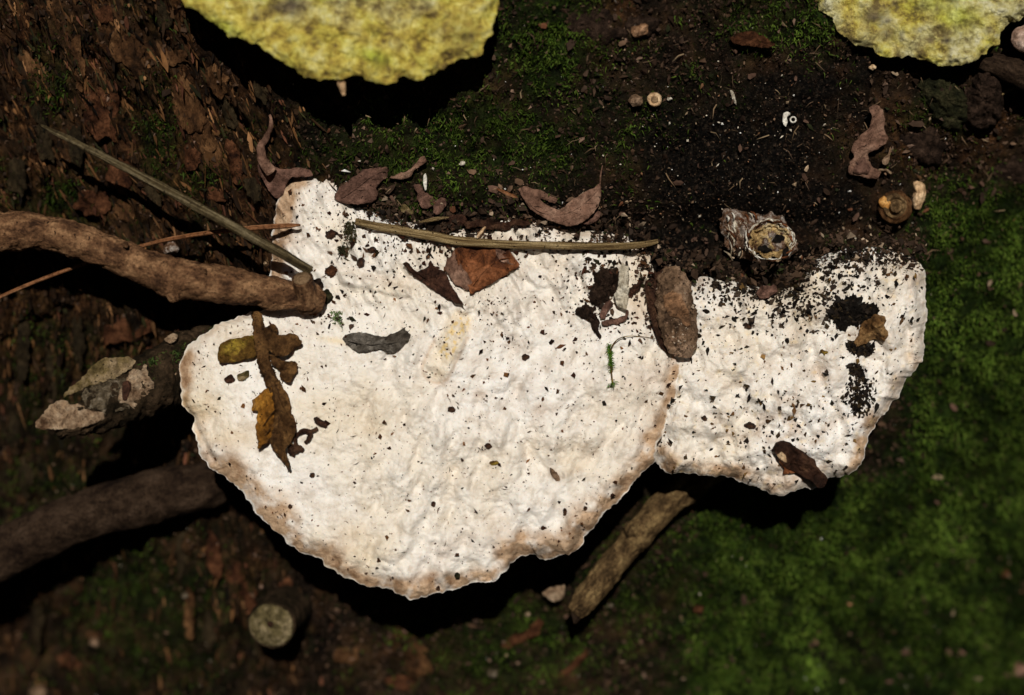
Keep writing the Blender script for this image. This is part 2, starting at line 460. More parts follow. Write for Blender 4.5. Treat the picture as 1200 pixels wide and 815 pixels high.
def tube(name, P, mat, parent=None, sides=20, seg=10, rough=0.0, rscale=12, seed=0, flat=1.0, ends=(True, True), furrow=0, bevel=True):
    """P: list of (x, y, w, r). r in grains"""
    Q = smooth_path(P, seg)
    k = (DIST - Q[:, 2]) / DIST
    C = np.c_[(Q[:, 0] - 600) * k, (407.5 - Q[:, 1]) * k, Q[:, 2]]; r = np.maximum(Q[:, 3], 0.05)
    T = np.gradient(C, axis=0); T /= np.linalg.norm(T, axis=1)[:, None]
    up = np.array([0.0, 0, 1.0])
    A = np.cross(T, up); ln = np.linalg.norm(A, axis=1)
    bad = ln < 0.2
    A[bad] = np.cross(T[bad], np.array([1.0, 0, 0])); A /= np.linalg.norm(A, axis=1)[:, None]
    B = np.cross(T, A)
    th = np.linspace(0, 2 * math.pi, sides, endpoint=False)
    arc = np.concatenate([[0], np.cumsum(np.linalg.norm(np.diff(C, axis=0), axis=1))])
    TH, AR = np.meshgrid(th, arc)
    rr = r[:, None] * np.ones_like(TH)
    if rough:
        # periodic in angle: sample noise on a cylinder
        nx = np.cos(TH) * 1.3; ny = np.sin(TH) * 1.3
        nn = gn(AR / rscale + nx, ny + seed * 3.1, seed) + 0.6 * gn(AR / rscale * 2.3 + ny * 2, nx * 2.2, seed + 5) + 0.4 * gn(AR / rscale * 5 + nx * 4, ny * 4, seed + 9)
        rr = rr + rough * nn
    if furrow: rr = rr + furrow * np.sin(TH * 7 + 1.5 * gn(AR / 40, TH * 0, seed))
    V = C[:, None] + (A[:, None] * np.cos(TH)[..., None] + B[:, None] * (np.sin(TH) * flat)[..., None]) * rr[..., None]
    V = V.reshape(-1, 3); nrow = len(Q)
    i = np.arange(sides); F = []
    for j in range(nrow - 1):
        a = j * sides + i; b = a + sides
        F.append(np.c_[a, np.roll(a, -1), np.roll(b, -1), b])
    F = np.vstack(F); tri = []
    for e, row, s_ in ((0, 0, -1), (1, nrow - 1, 1)):
        if ends[e]:
            c = C[row] + T[row] * s_ * r[row] * (0.25 if bevel else 0.0); V = np.vstack([V, c]); ci = len(V) - 1
            a = row * sides + i
            tri.append(np.c_[np.full(sides, ci), np.roll(a, -1), a] if s_ < 0 else np.c_[np.full(sides, ci), a, np.roll(a, -1)])
    V = UVW(V[:, 0], V[:, 1], V[:, 2])
    G = np.c_[(np.cos(TH)).ravel(), (np.sin(TH)).ravel(), (AR / 20.0 + seed * 7).ravel()]
    G = np.vstack([G, np.zeros((len(V) - len(G), 3))]) if len(V) > len(G) else G
    return mesh_np(name, V, [F] + ([np.vstack(tri)] if tri else []), mat, parent, cols={'grain': G})

def zz(ox, oy, s, pts):
    return [(ox + a / s, oy + b / s) for a, b in pts]

def dir_up(n):
    v = rng.normal(size=(n, 3)); v /= np.linalg.norm(v, axis=1)[:, None]; return v

def crumbs(name, x, y, w, size, col, mat=None, parent=None, elong=1.6, loc=None):
    """many small irregular crumbs in one mesh (octahedra, jittered)"""
    n = len(x); C = W(x, y, w)
    ax = dir_up(n); t = dir_up(n); bx = np.cross(ax, t); bx /= np.linalg.norm(bx, axis=1)[:, None] + 1e-9; cx = np.cross(ax, bx)
    sz = np.asarray(size)[:, None] * S
    V = []
    for v, k in ((ax, elong), (-ax, elong), (bx, 1), (-bx, 1), (cx, .8), (-cx, .8)):
        V.append(C + v * sz * k * rng.uniform(0.35, 1.25, (n, 1)) + dir_up(n) * sz * .38)
    V = np.stack(V, 1).reshape(-1, 3)
    f = np.array([(0, 2, 4), (2, 1, 4), (1, 3, 4), (3, 0, 4), (2, 0, 5), (1, 2, 5), (3, 1, 5), (0, 3, 5)])
    F = (np.arange(n)[:, None, None] * 6 + f[None]).reshape(-1, 3)
    c = np.repeat(col, 6, 0)
    return mesh_np(name, V, [F], mat or M['crumb'], parent, loc=loc, cols={'col': c}, smooth=False)

def pal(cols, n, vary=0.3, wts=None):
    cols = np.array(cols, float)
    k = rng.choice(len(cols), n, p=wts)
    return cols[k] * rng.uniform(1 - vary, 1 + vary, (n, 1))

# ------------------------------------------------------------------ the trunk
RAD = 2000.0
def warp_bark(x, y):
    sl = 0.42 * (1 - sst(230, 420, y)) + 0.04
    return x - sl * (y - 300) + 26 * gn(x / 160.0, y / 150.0, 41)

def bark_amt(x, y):
    return 1 - sst(300, 430, x + 25 * gn(y / 60.0, x / 60.0, 3)) * 1.0

def Hpix(x, y):
    """relief of the trunk, in grains, over picture-like trunk coordinates"""
    b = bark_amt(x, y)
    s_ = warp_bark(x, y)
    r1 = 1 - np.abs(gn(s_ / 46.0, y / 230.0, 11)) * 2.2
    r2 = 1 - np.abs(gn(s_ / 19.0, y / 95.0, 12)) * 2.2
    f1, f2 = worley(s_, y * 0.42, 25, 5)
    h = b * (17 * r1 + 10 * r2 + 9 * sst(0.03, 0.32, f2 - f1) - 12)
    h = h + 15 * fbm(x, y, 150, 3, 21) + (4 + 3 * (1 - b)) * fbm(x, y, 34, 3, 31)
    h = h + 2.6 * fbm(x, y, 9, 2, 51)
    h = h + 26 * ga(x, y, 1135, 125, 45, 50) + 10 * ga(x, y, 1080, 150, 40, 60)
    h = h - 34 * ga(x, y, 1045, 800, 65, 28)
    h = h - 18 * ga(x, y, 900, 262, 140, 14) + 10 * ga(x, y, 650, 225, 260, 26) + 8 * ga(x, y, 970, 318, 120, 14)
    h = h + 10 * ga(x, y, 1120, 430, 60, 160)
    return h

def Huv(u, v):
    uc = np.clip(u, -RAD * .999, RAD * .999)
    return 0.364 * (v - 150) - (RAD - np.sqrt(RAD * RAD - uc * uc)) + Hpix(u + 600, 407.5 - v)

def on_trunk(x, y):
    w = np.zeros(np.shape(x)) - 30.0
    for _ in range(4):
        k = (DIST - w) / DIST
        w = Huv((x - 600) * k, (407.5 - y) * k)
    return w

def moss_mask(x, y):
    m = 1.15 * sst(1040, 1110, x) * sst(170, 260, y)
    m = np.maximum(m, 1.2 * sst(530, 590, y + (1000 - x) * .12) * sst(720, 880, x))
    for a in ((560, 165, 190, 65, .85), (640, 60, 70, 70, .9), (930, 30, 90, 38, .85), (760, 150, 120, 60, .5), (600, 770, 130, 70, .75), (760, 700, 90, 90, .6), (1110, 130, 45, 26, .8),
              (185, 165, 34, 60, .7), (60, 235, 60, 34, .7), (60, 430, 90, 90, .45), (150, 740, 110, 120, .6), (60, 90, 40, 60, .4), (30, 600, 60, 60, .5), (470, 240, 60, 20, .6), (230, 210, 40, 26, .6), (620, 200, 150, 30, .5)):
        m = np.maximum(m, a[4] * ga(x, y, *a[:4]))
    m = m + 0.30 * fbm(x, y, 42, 4, 71) - 0.5 * ga(x, y, 1045, 805, 60, 32)
    return np.clip(m, 0, 1)

def soot_and_shade_mask(x, y):  # black ground, plus painted shade in the hollow at lower right
    s_ = 0
    for a in ((860, 200, 130, 95, 1.1), (770, 290, 70, 30, 1.2), (960, 240, 90, 40, .9), (940, 110, 90, 50, .75), (700, 225, 100, 26, .55), (560, 262, 80, 20, .7), (330, 120, 50, 40, .5), (1045, 805, 50, 28, .9), (120, 380, 60, 30, .5)):
        s_ = np.maximum(s_, a[4] * ga(x, y, *a[:4]))
    return np.clip(s_ * 1.35 + 0.35 * fbm(x, y, 30, 3, 77), 0, 1)

def rust_mask(x, y):
    r = 0.75 * bark_amt(x, y) * (1 - sst(380, 520, y) * .9)
    for a in ((700, 40, 45, 34, .5), (1070, 170, 60, 60, .75), (1180, 150, 50, 70, .6), (280, 660, 30, 60, .6), (480, 770, 60, 40, .5), (620, 740, 50, 26, .4), (140, 400, 60, 34, .8)):
        r = np.maximum(r, a[4] * ga(x, y, *a[:4]))
    return np.clip(r + 0.6 * fbm(x, y, 48, 4, 91) - 0.12, 0, 1)

def axis(lo, hi, a, b, st):
    inner = np.arange(a, b, st)
    def out(n0, n1):
        v = [n0]; s_ = st
        while abs(v[-1] - n0) < abs(n1 - n0): s_ *= 1.12; v.append(v[-1] + math.copysign(s_, n1 - n0))
        return np.array(v[1:])
    return np.concatenate([out(a, lo)[::-1], inner, out(b, hi)])

au = axis(-1960, 1960, -690, 690, 2.3); av = axis(-1900, 1700, -500, 480, 2.3)
UU, VV = np.meshgrid(au, av)
HH = Huv(UU, VV)
nu, nv = len(au), len(av)
ii = np.arange((nv - 1) * nu).reshape(nv - 1, nu)[:, :-1].ravel()
Fq = np.c_[ii, ii + 1, ii + nu + 1, ii + nu]
px, py = UU.ravel() + 600, 407.5 - VV.ravel()
trunk = thing('tree_trunk', 'dark mossy trunk with furrowed bark that fills the whole background', 'tree trunk', W(600, 407.5, -600))
msk = np.c_[moss_mask(px, py), rust_mask(px, py), soot_and_shade_mask(px, py)]
mesh_np('bark', UVW(UU.ravel(), VV.ravel(), HH.ravel()), [Fq], M['trunk'], trunk, cols={'mask': msk})

# bark plates on the left: (x, y, half width, half height, lean, material)
def ell(cx, cy, rx, ry, lean=0, n=14, rough=0.18):
    a = np.linspace(0, 2 * math.pi, n, endpoint=False)
    k = 1 + rng.uniform(-rough, rough, n)
    dx = rx * np.cos(a) * k; dy = ry * np.sin(a) * k
    l = math.radians(lean); return np.c_[cx + dx * math.cos(l) - dy * math.sin(l), cy + dx * math.sin(l) + dy * math.cos(l)]

plates = [(147, 55, 17, 26, -25, 'plate'), (125, 18, 14, 10, -20, 'plate_red'), (66, 28, 8, 30, -22, 'plate'), (92, 75, 6, 34, -6, 'plate'), (155, 72, 9, 26, -25, 'plate'),
          (205, 68, 16, 9, 5, 'plate'), (217, 118, 18, 46, -28, 'plate'), (238, 158, 12, 26, -20, 'plate'), (252, 182, 9, 15, -5, 'plate'), (275, 190, 8, 26, -14, 'plate_red'),
          (118, 130, 22, 36, -10, 'plate_red'), (36, 80, 6, 22, -20, 'plate'), (45, 130, 7, 24, -18, 'plate_dark'), (22, 60, 7, 30, -16, 'plate_dark'), (90, 175, 9, 30, 0, 'plate_dark'),
          (140, 205, 16, 24, -16, 'plate_red'), (52, 165, 10, 26, -12, 'plate_dark'), (255, 95, 12, 18, -25, 'plate'), (268, 130, 8, 22, -14, 'plate_dark'), (225, 185, 9, 16, -10, 'plate_red'),
          (108, 238, 20, 16, 0, 'plate_red'), (150, 246, 16, 12, 8, 'plate'), (20, 205, 12, 26, 0, 'plate_dark'), (180, 232, 8, 16, -16, 'plate_dark'), (255, 228, 20, 8, 8, 'plate_red'),
          (296, 222, 9, 16, -20, 'plate_dark'), (305, 100, 8, 22, -10, 'plate_dark'), (240, 25, 14, 18, -30, 'plate_dark'), (190, 20, 10, 16, -20, 'plate_dark'), (60, 420, 9, 46, -3, 'plate_dark'),
          (28, 400, 8, 44, 2, 'plate_dark'), (92, 400, 7, 30, -3, 'plate_dark'), (152, 386, 30, 15, -20, 'plate_red'), (15, 480, 7, 36, 0, 'plate_dark'), (250, 650, 9, 30, -8, 'plate_red'),
          (276, 672, 12, 14, -20, 'plate_red'), (292, 700, 9, 22, -18, 'plate_red'), (212, 650, 7, 34, 0, 'plate_dark'), (222, 715, 7, 40, 0, 'plate'), (245, 740, 7, 26, 4, 'plate_dark'),
          (110, 745, 10, 6, 0, 'plate'), (80, 775, 14, 9, 20, 'plate_red'), (490, 775, 17, 22, 10, 'plate'), (405, 768, 15, 10, 0, 'plate'), (475, 800, 22, 9, 0, 'plate_red'),
          (8, 650, 7, 50, 0, 'plate_dark'), (45, 720, 7, 44, 0, 'plate_dark'), (170, 560, 22, 9, -12, 'plate_red'), (172, 600, 8, 22, 0, 'plate_dark'), (30, 560, 9, 22, 0, 'plate_dark'), (335, 690, 10, 14, 10, 'plate_red')]
for i, (cx, cy, rx, ry, ln, mk) in enumerate(plates):
    o_ = float(on_trunk(np.array([cx * 1.0]), np.array([cy * 1.0]))[0])
    lift = random.uniform(3.5, 7)
    dx_, dy_ = random.uniform(-.12, .12), random.uniform(-.1, .1)
    def wf(x, y, cx=cx, cy=cy, rx=rx, lift=lift, dx_=dx_, dy_=dy_, i=i):
        return on_trunk(x, y) * .5 + .5 * (on_trunk(np.array([cx * 1.0]), np.array([cy * 1.0]))[0] - .12 * (y - cy)) + lift + dx_ * (x - cx) + dy_ * (y - cy) + 2.0 * fbm(x, y, 13, 3, i)
    sheet('bark_plate', ell(cx, cy, rx, ry, ln, 16, .22), wf, M[mk], trunk, th=6, step=3.5, jit=2.2, seed=i, jscale=7)

# dirt ledges and clods on the trunk
def clod(cx, cy, rx, ry, h, mk, lean=0, seed=0, name='humus_clod'):
    base = float(on_trunk(np.array([cx * 1.0]), np.array([cy * 1.0]))[0])
    top = lambda x, y, t: base - 0.33 * (y - cy) + h * (1 - t ** 2.4) + h * .35 * fbm(x, y, rx * .5, 4, seed) - 3 * (t > .99)
    return lump(name, ell(cx, cy, rx, ry, lean, 14, .2), top, lambda x, y, t: base - 0.33 * (y - cy) - 14 + 0 * t, M[mk], trunk, n=90, nr=22, jit=3, seed=seed, jscale=9)
clod(1150, 118, 26, 44, 20, 'humus', 20, 1, 'bark_chunk'); clod(1108, 118, 22, 40, 14, 'mossclod', -30, 2, 'bark_chunk'); clod(1080, 165, 36, 26, 10, 'humus', 10, 3, 'bark_chunk')
clod(748, 30, 22, 14, 6, 'humus', 0, 4, 'bark_chunk'); clod(695, 32, 40, 22, 8, 'humus', 10, 5, 'bark_chunk'); clod(1185, 195, 30, 22, 10, 'humus', 0, 6, 'bark_chunk')

# ------------------------------------------------------------------ moss and litter (uncountable)
def scatter(n, x0, x1, y0, y1): return rng.uniform(x0, x1, n), rng.uniform(y0, y1, n)

def blades(name, x, y, w, ln, wd, col, lean_down=0.25, spread=0.9):
    n = len(x); C = W(x, y, w)
    d = dir_up(n) * spread + (-FWD) * 1.0 + (-UP) * lean_down
    d /= np.linalg.norm(d, axis=1)[:, None]
    s_ = np.cross(d, dir_up(n)); s_ /= np.linalg.norm(s_, axis=1)[:, None] + 1e-9
    L_ = (np.asarray(ln) * S)[:, None]; w_ = (np.asarray(wd) * S)[:, None]
    bend = dir_up(n) * 0.35
    m1 = C + d * L_ * .55; tip = C + (d + bend + (-UP) * .25) * L_
    V = np.stack([C - s_ * w_ * .5, C + s_ * w_ * .5, m1 + s_ * w_ * .5, m1 - s_ * w_ * .5, tip], 1).reshape(-1, 3)
    k = np.arange(n)[:, None] * 5
    return mesh_np(name, V, [k + np.array([[0, 1, 2, 3]]), k + np.array([[3, 2, 4]])], M['blade'], None, loc=W(600, 400, -50), cols={'col': np.repeat(col, 5, 0)}, smooth=False)

# soft moss carpet
x, y = scatter(620000, -160, 1360, -140, 960)
mm = moss_mask(x, y)
cl = 0.5 + 0.9 * fbm(x, y, 26, 3, 101)
keep = rng.uniform(0, 1, len(x)) < (mm ** 1.6) * np.clip(.35 + cl, .12, 1) * (1 - .9 * soot_and_shade_mask(x, y))
x, y = x[keep], y[keep]; cl = np.clip(cl[keep], 0, 1.3)
w = on_trunk(x, y)
soft = sst(800, 1050, x) * sst(250, 420, y)
thick = 5 + 9 * soft
big_ = fbm(x, y, 90, 3, 131)
g = np.clip(0.5 + 1.0 * cl + 1.1 * big_ + rng.normal(0, .22, len(x)), .2, 2)[:, None]
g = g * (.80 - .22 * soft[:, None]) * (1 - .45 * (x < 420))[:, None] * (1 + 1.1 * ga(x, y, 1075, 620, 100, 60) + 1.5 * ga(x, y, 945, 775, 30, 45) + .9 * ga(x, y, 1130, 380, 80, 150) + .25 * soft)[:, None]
hue = rng.uniform(0, 1, (len(x), 1))
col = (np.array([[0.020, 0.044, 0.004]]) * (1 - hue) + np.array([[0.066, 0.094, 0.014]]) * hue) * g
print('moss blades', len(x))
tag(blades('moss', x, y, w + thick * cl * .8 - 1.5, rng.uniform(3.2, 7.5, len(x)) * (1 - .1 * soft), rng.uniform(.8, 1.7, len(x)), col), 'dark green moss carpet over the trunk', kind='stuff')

# brown humus crumbs
x, y = scatter(150000, -120, 1320, -120, 940)
p = (1 - moss_mask(x, y)) * (1 - .75 * bark_amt(x, y)) + .12 + .9 * ga(x, y, 880, 190, 170, 110)
p = p * (.45 + .8 * np.clip(fbm(x, y, 30, 3, 121) + .5, 0, 1))
k = rng.uniform(0, 1, len(x)) < p; x, y = x[k], y[k]
sm = soot_and_shade_mask(x, y)[:, None]
c = pal([(.035, .02, .013), (.06, .034, .02), (.02, .012, .008), (.09, .055, .035), (.018, .02, .008), (.16, .10, .07)], len(x), .4, [.32, .22, .26, .1, .07, .03])
c = c * (1 - .62 * sm * (rng.uniform(0, 1, (len(x), 1)) > .16))
sz = (rng.gamma(2.0, .62, len(x)) * (1 - .4 * sm[:, 0])).clip(.5, 4.5)
tag(crumbs('humus', x, y, on_trunk(x, y) + sz * .5, sz, c, loc=W(600, 400, -50)), 'dark brown crumbly humus on the bark', kind='stuff')

# pale grit, denser above the caps; the tiniest imitate glints by their colour
x, y = scatter(34000, -40, 1240, -40, 860)
p = .06 + 1.1 * ga(x, y, 880, 180, 160, 100) + .6 * ga(x, y, 520, 200, 130, 45) + .65 * ga(x, y, 770, 250, 90, 50) + .6 * ga(x, y, 1000, 255, 80, 30) + .25 * ga(x, y, 720, 60, 90, 60) + .08 * (y > 600)
k = rng.uniform(0, 1, len(x)) < p * .45; x, y = x[k], y[k]
c = pal([(.55, .48, .38), (.30, .21, .13), (.16, .10, .06), (.62, .6, .56), (.20, .10, .05)], len(x), .3, [.14, .3, .3, .06, .2])
sz = rng.gamma(1.2, .45, len(x)).clip(.4, 3.2)
tag(crumbs('pale_grit_and_glints', x, y, on_trunk(x, y) + sz + 3.5, sz, c, loc=W(600, 400, -50)), 'pale grit, wood crumbs and painted glints in the humus', kind='stuff')

def flecks(name, x, y, w, ln, wd, col, ang, tilt=.35, parent=None, mat=None):
    n = len(x); a = ang; pts = []
    C = W(x, y, w)
    R_ = np.array([1.0, 0, 0]); t1 = np.cos(a)[:, None] * R_ + np.sin(a)[:, None] * (-UP); t2 = -np.sin(a)[:, None] * R_ + np.cos(a)[:, None] * (-UP)
    nn = -FWD + .0 * t1
    t1 = t1 + nn * rng.normal(0, tilt, (n, 1)); t2 = t2 + nn * rng.normal(0, tilt, (n, 1))
    V = []
    for k in range(6):
        q = k * math.pi / 3
        V.append(C + (t1 * (math.cos(q) * ln * rng.uniform(.6, 1.15, n))[:, None] + t2 * (math.sin(q) * wd * rng.uniform(.5, 1.2, n))[:, None]) * S)
    V.append(C + (-FWD) * (rng.uniform(.3, 1.4, (n, 1)) * S)); V.append(C + FWD * 2.5 * S)
    V = np.stack(V, 1).reshape(-1, 3)
    f = np.array([(6, (k + 1) % 6, k) for k in range(6)] + [(7, k, (k + 1) % 6) for k in range(6)])
    F = (np.arange(n)[:, None, None] * 8 + f[None]).reshape(-1, 3)
    return mesh_np(name, V, [F], mat or M['crumb'], parent, loc=None if parent else W(600, 400, -50), cols={'col': np.repeat(col, 8, 0)}, smooth=False)

# rough little scales all over the furrowed bark on the left
x, y = scatter(16000, -120, 430, -120, 940)
k = rng.uniform(0, 1, len(x)) < bark_amt(x, y) * (1 - .7 * moss_mask(x, y)) * np.clip(.25 + 1.5 * rust_mask(x, y), .1, 1); x, y = x[k], y[k]
sl = np.where(y < 300, .42, .42 * (1 - sst(230, 420, y)) + .04)
ang = np.arctan2(1.0, sl) + rng.normal(0, .22, len(x))
lw_ = fbm(x, y, 30, 3, 141)[:, None]
c = pal([(.05, .024, .010), (.10, .046, .017), (.025, .013, .006), (.17, .085, .036), (.03, .028, .010), (.09, .034, .018)], len(x), .45, [.28, .24, .22, .08, .1, .08]) * np.clip(.52 + 1.2 * lw_, .1, 1.5)
o = flecks('bark_scales', x, y, on_trunk(x, y) + rng.uniform(-.6, 2.0, len(x)), rng.gamma(3, 3.0, len(x)).clip(2, 26), rng.gamma(3, .48, len(x)).clip(.8, 4.5), c, ang, .2, trunk); o['kind'] = 'stuff'
# dead leaf fragments in the litter above and around the caps
x, y = scatter(16000, 380, 1240, -60, 860)
back0 = np.interp(x, [395, 430, 500, 560, 600, 640, 700, 760, 800, 850, 930, 960, 1000, 1060, 1090, 1200], [226, 242, 262, 262, 240, 256, 268, 292, 318, 322, 330, 298, 288, 292, 300, 300])
p = .10 + .55 * np.exp(-((y - back0 + 22) / 26.) ** 2) * (x < 1080) + .25 * ga(x, y, 1110, 150, 90, 70) + .12 * (y > 640) * (x < 850)
k = (rng.uniform(0, 1, len(x)) < p * .42) & (y < np.where(x < 1090, back0 + 2, 1e9)) | ((y > 700) & (rng.uniform(0, 1, len(x)) < .05)); x, y = x[k], y[k]
c = pal([(.05, .03, .02), (.09, .05, .034), (.03, .018, .012), (.15, .09, .055), (.28, .2, .13), (.10, .04, .02)], len(x), .4, [.32, .28, .22, .1, .03, .05])
sz = rng.gamma(2.4, 1.1, len(x)).clip(1.2, 8)
o = flecks('litter_fragments', x, y, on_trunk(x, y) + 4 + rng.uniform(0, 3, len(x)), sz * 1.3, sz * .7, c, rng.uniform(0, math.pi, len(x)), .45)
tag(o, 'brown dead leaf fragments strewn over the humus', kind='stuff')

# fine dead threads and stalks on the trunk
x, y = scatter(330, 380, 1180, 20, 300)
n = len(x); tl = rng.uniform(5, 16, n)
o = blades('dead_stalks', x, y, on_trunk(x, y) + 4, tl, rng.uniform(.8, 1.5, n), pal([(.14, .09, .05), (.08, .05, .03), (.2, .14, .08)], n), .8, 2.4)
tag(o, 'fine dead stalks and threads lying in the moss', kind='stuff')

# ------------------------------------------------------------------ white bracket fungi
def capsule(x, y, x0, y0, x1, y1, r, h):
    d, t = segd(x, y, x0, y0, x1, y1)
    return h * np.exp(-(d / r) ** 4)

def dents(x, y, scale, seed, amp):
    f1, f2 = worley(x + 5 * gn(x / 20., y / 20., seed), y + 5 * gn(y / 20., x / 20., seed + 1), scale, seed)
    return amp * (1 - np.minimum(f1, 1) ** 2)

def big_w(x, y):
    w = 12 + 0.085 * (y - 250) + 16 * ga(x, y, 520, 460, 260, 200) + 5 * fbm(x, y, 110, 2, 201)
    rt = sst(330, 480, x)
    lump_ = .3 + .7 * rt * np.clip(.75 + .9 * fbm(x, y, 80, 2, 271), .3, 1.3)
    w = w + lump_ * (8.5 * fbm(x * .95 + y * .3, (y * .8 - x * .2) * .75, 30, 2, 211) + 1.2 * fbm(x, y, 9, 2, 215)) + (.35 + .65 * rt) * dents(x, y, 14, 5, 3.8) * np.clip(.6 + 1.2 * fbm(x, y, 70, 2, 261), .1, 1.4) + .7 * fbm(x, y, 6, 2, 231)
    w = w + rt * sst(400, 460, y) * dents(x + 3, y * .8, 27, 8, 6.5)
    w = w + rt * sst(380, 480, y) * 4.5 * fbm(x * .85 + (y - 300) * .35, (y - x * .4) * .35, 20, 2, 281)
    # fans of folds at the top
    w = w + 5.5 * (1 - sst(330, 430, y)) * fbm((x - y * .6) * 1.0, (x * .5 + y) * .35, 16, 2, 241)
    w = w + capsule(x, y, 405, 327, 475, 343, 7, 6) + capsule(x, y, 470, 340, 545, 362, 6, 3)
    w = w + np.exp(-(segd(x, y, 536, 384, 516, 426)[0] / 16) ** 3) * (4 + 5 * sst(370, 430, y)) + capsule(x, y, 612, 318, 640, 330, 8, 5)
    w = w + capsule(x, y, 640, 545, 655, 560, 7, -4) + capsule(x, y, 615, 520, 650, 570, 6, -2.5)
    w = w + capsule(x, y, 545, 322, 552, 356, 5, 4) - 3.5 * np.exp(-(segd(x, y, 560, 520, 548, 600)[0] / 5) ** 2)
    w = w - 5 * np.exp(-(segd(x, y, 215, 472, 250, 540)[0] / 3.5) ** 2) + capsule(x, y, 240, 520, 300, 545, 9, 3)
    w = w + 20 * ga(x, y, 355, 235, 40, 40) - 8 * ga(x, y, 355, 345, 50, 26) - 5 * ga(x, y, 250, 510, 14, 40)
    w = w - 10 * ga(x, y, 640, 655, 34, 12) + 5 * ga(x, y, 690, 590, 50, 20, -50)
    w = w - 8 * ga(x, y, 420, 235, 60, 14)
    return w

OUT_BIG = [(345, 207), (359, 208), (372, 202), (382, 207), (398, 214), (406, 230), (425, 238), (446, 246), (470, 256), (500, 266), (530, 268), (560, 262), (580, 250), (594, 236), (606, 232), (618, 246), (640, 256),
           (665, 266), (690, 270), (712, 272), (738, 278), (757, 292), (766, 318), (772, 345), (779, 375), (790, 402), (798, 428), (796, 452), (786, 476), (780, 500), (772, 522), (766, 540), (757, 552), (742, 566),
           (726, 586), (712, 598), (700, 612), (690, 622), (684, 636), (674, 646), (658, 651), (645, 657), (632, 655), (622, 650), (610, 653), (598, 662), (590, 673), (580, 682), (565, 682), (545, 687),
           (530, 692), (510, 696), (482, 703), (468, 698), (455, 691), (430, 686), (405, 678), (388, 667), (372, 655), (355, 648), (338, 638), (320, 620), (303, 604), (290, 586), (278, 572), (262, 559),
           (247, 549), (236, 537), (232, 520), (226, 507), (227, 492), (218, 480), (213, 466), (212, 450), (210, 434), (213, 419), (221, 405), (238, 392), (256, 381), (274, 373), (295, 366), (314, 361),
           (318, 345), (317, 325), (317, 300), (318, 275), (322, 255), (324, 240), (332, 222), (338, 211)]

def rim(t, a, p): return a * sst(1 - p, 1, t) ** 2

def edge_top(x, y, t):
    return big_w(x, y) - 14 * np.clip((t - .88) / .12, 0, 1) ** 2.2 - (12 * sst(.75, 1, t)) * (1 - sst(230, 330, y)) * sst(390, 430, x)

def big_col(x, y, t):
    n = fbm(x, y, 22, 4, 301); n2 = fbm(x, y, 60, 3, 311)
    ed = (1 - t) * np.hypot(x - 520, y - 450) / np.maximum(t, .2)
    wd_ = 14 + 30 * ga(x, y, 300, 600, 90, 80) + 28 * ga(x, y, 680, 610, 120, 80) + 12 * ga(x, y, 330, 270, 30, 90) + 8 * ga(x, y, 500, 690, 120, 30)
    mg = (1 - sst(.35, 1.25 + .6 * n2, ed / wd_)) * sst(1.0, 3.5, ed + 2.2 * np.clip(n + .3, 0, 1))
    zone = .95 * ga(x, y, 310, 590, 75, 60) + .9 * ga(x, y, 400, 680, 60, 40) + .85 * ga(x, y, 610, 640, 90, 45) + .7 * ga(x, y, 710, 580, 80, 50) + .8 * ga(x, y, 785, 500, 40, 80) + .8 * ga(x, y, 335, 270, 30, 80) + .6 * ga(x, y, 220, 460, 16, 60) + .5 * ga(x, y, 500, 690, 90, 22) + .3
    tan = mg * np.clip(zone * 1.35, 0, 1) * np.clip(.95 + .9 * n, 0, 1)
    tan = tan + .45 * np.clip(n2 + .1, 0, 1) * sst(.6, .95, t) + .32 * ga(x, y, 590, 430, 120, 110) * np.clip(n + .45, 0, 1)
    tan = tan + .5 * ga(x, y, 335, 255, 13, 22) + .35 * ga(x, y, 325, 305, 10, 18) + .35 * ga(x, y, 562, 462, 8, 6) + .5 * ga(x, y, 650, 556, 5, 9, -40) + .4 * ga(x, y, 640, 480, 14, 8)
    tan = tan + .25 * ga(x, y, 440, 325, 60, 8, 12) + .25 * ga(x, y, 300, 395, 60, 10, -10)
    d, _ = segd(x, y, 538, 378, 512, 432)
    seed_ = np.exp(-(d / 15) ** 6)
    yel = .20 * seed_ + .9 * np.exp(-(segd(x, y, 541, 378, 524, 412)[0] / 9) ** 4) * (fbm(x, y, 7, 2, 321) > .12)
    yel = yel + .35 * ga(x, y, 235, 478, 26, 16) + .25 * ga(x, y, 400, 270, 20, 26) + .25 * ga(x, y, 265, 510, 40, 14) + .5 * ga(x, y, 395, 400, 22, 4, 10) + .12 * seed_ + .15 * ga(x, y, 440, 340, 40, 10)
    zn = fbm(np.clip(ed, 0, 300) + 14 * n2, 0 * x, 26, 2, 331)
    tan = tan + .10 * np.clip(zn + .15, 0, 1) * (1 - sst(30, 150, ed)) * (y > 380)
    # crevice shade painted as a tan line round the overgrown seed
    tan = tan + .5 * np.exp(-((d - 17) / 2.2) ** 2) * (y > 395)
    dk = .75 * ga(x, y, 595, 662, 10, 4, -30) + .85 * ga(x, y, 649, 556, 3.5, 8, -40)
    return np.clip(np.c_[tan, yel, dk], 0, 1)

big = thing('bracket_fungus', 'large cream white semicircular bracket fungus littered with dead leaves, in the centre', 'bracket fungus', W(560, 270, -10), 'bracket fungi on the trunk')
def big_bot(x, y, t):
    return big_w(x, y) * .3 + (12 + .085 * (y - 250)) * .7 - 17 - 12 * (1 - t) - 70 * (1 - sst(240, 460, y)) - 3 * (1 - t)
lump('cap', OUT_BIG, edge_top, big_bot, M['cap'], big, n=1150, nr=230, center=(520, 450), jit=2.6, seed=3, jscale=13, power=.72, col=big_col, flare=.012, split=('pore_layer', M['pores']))

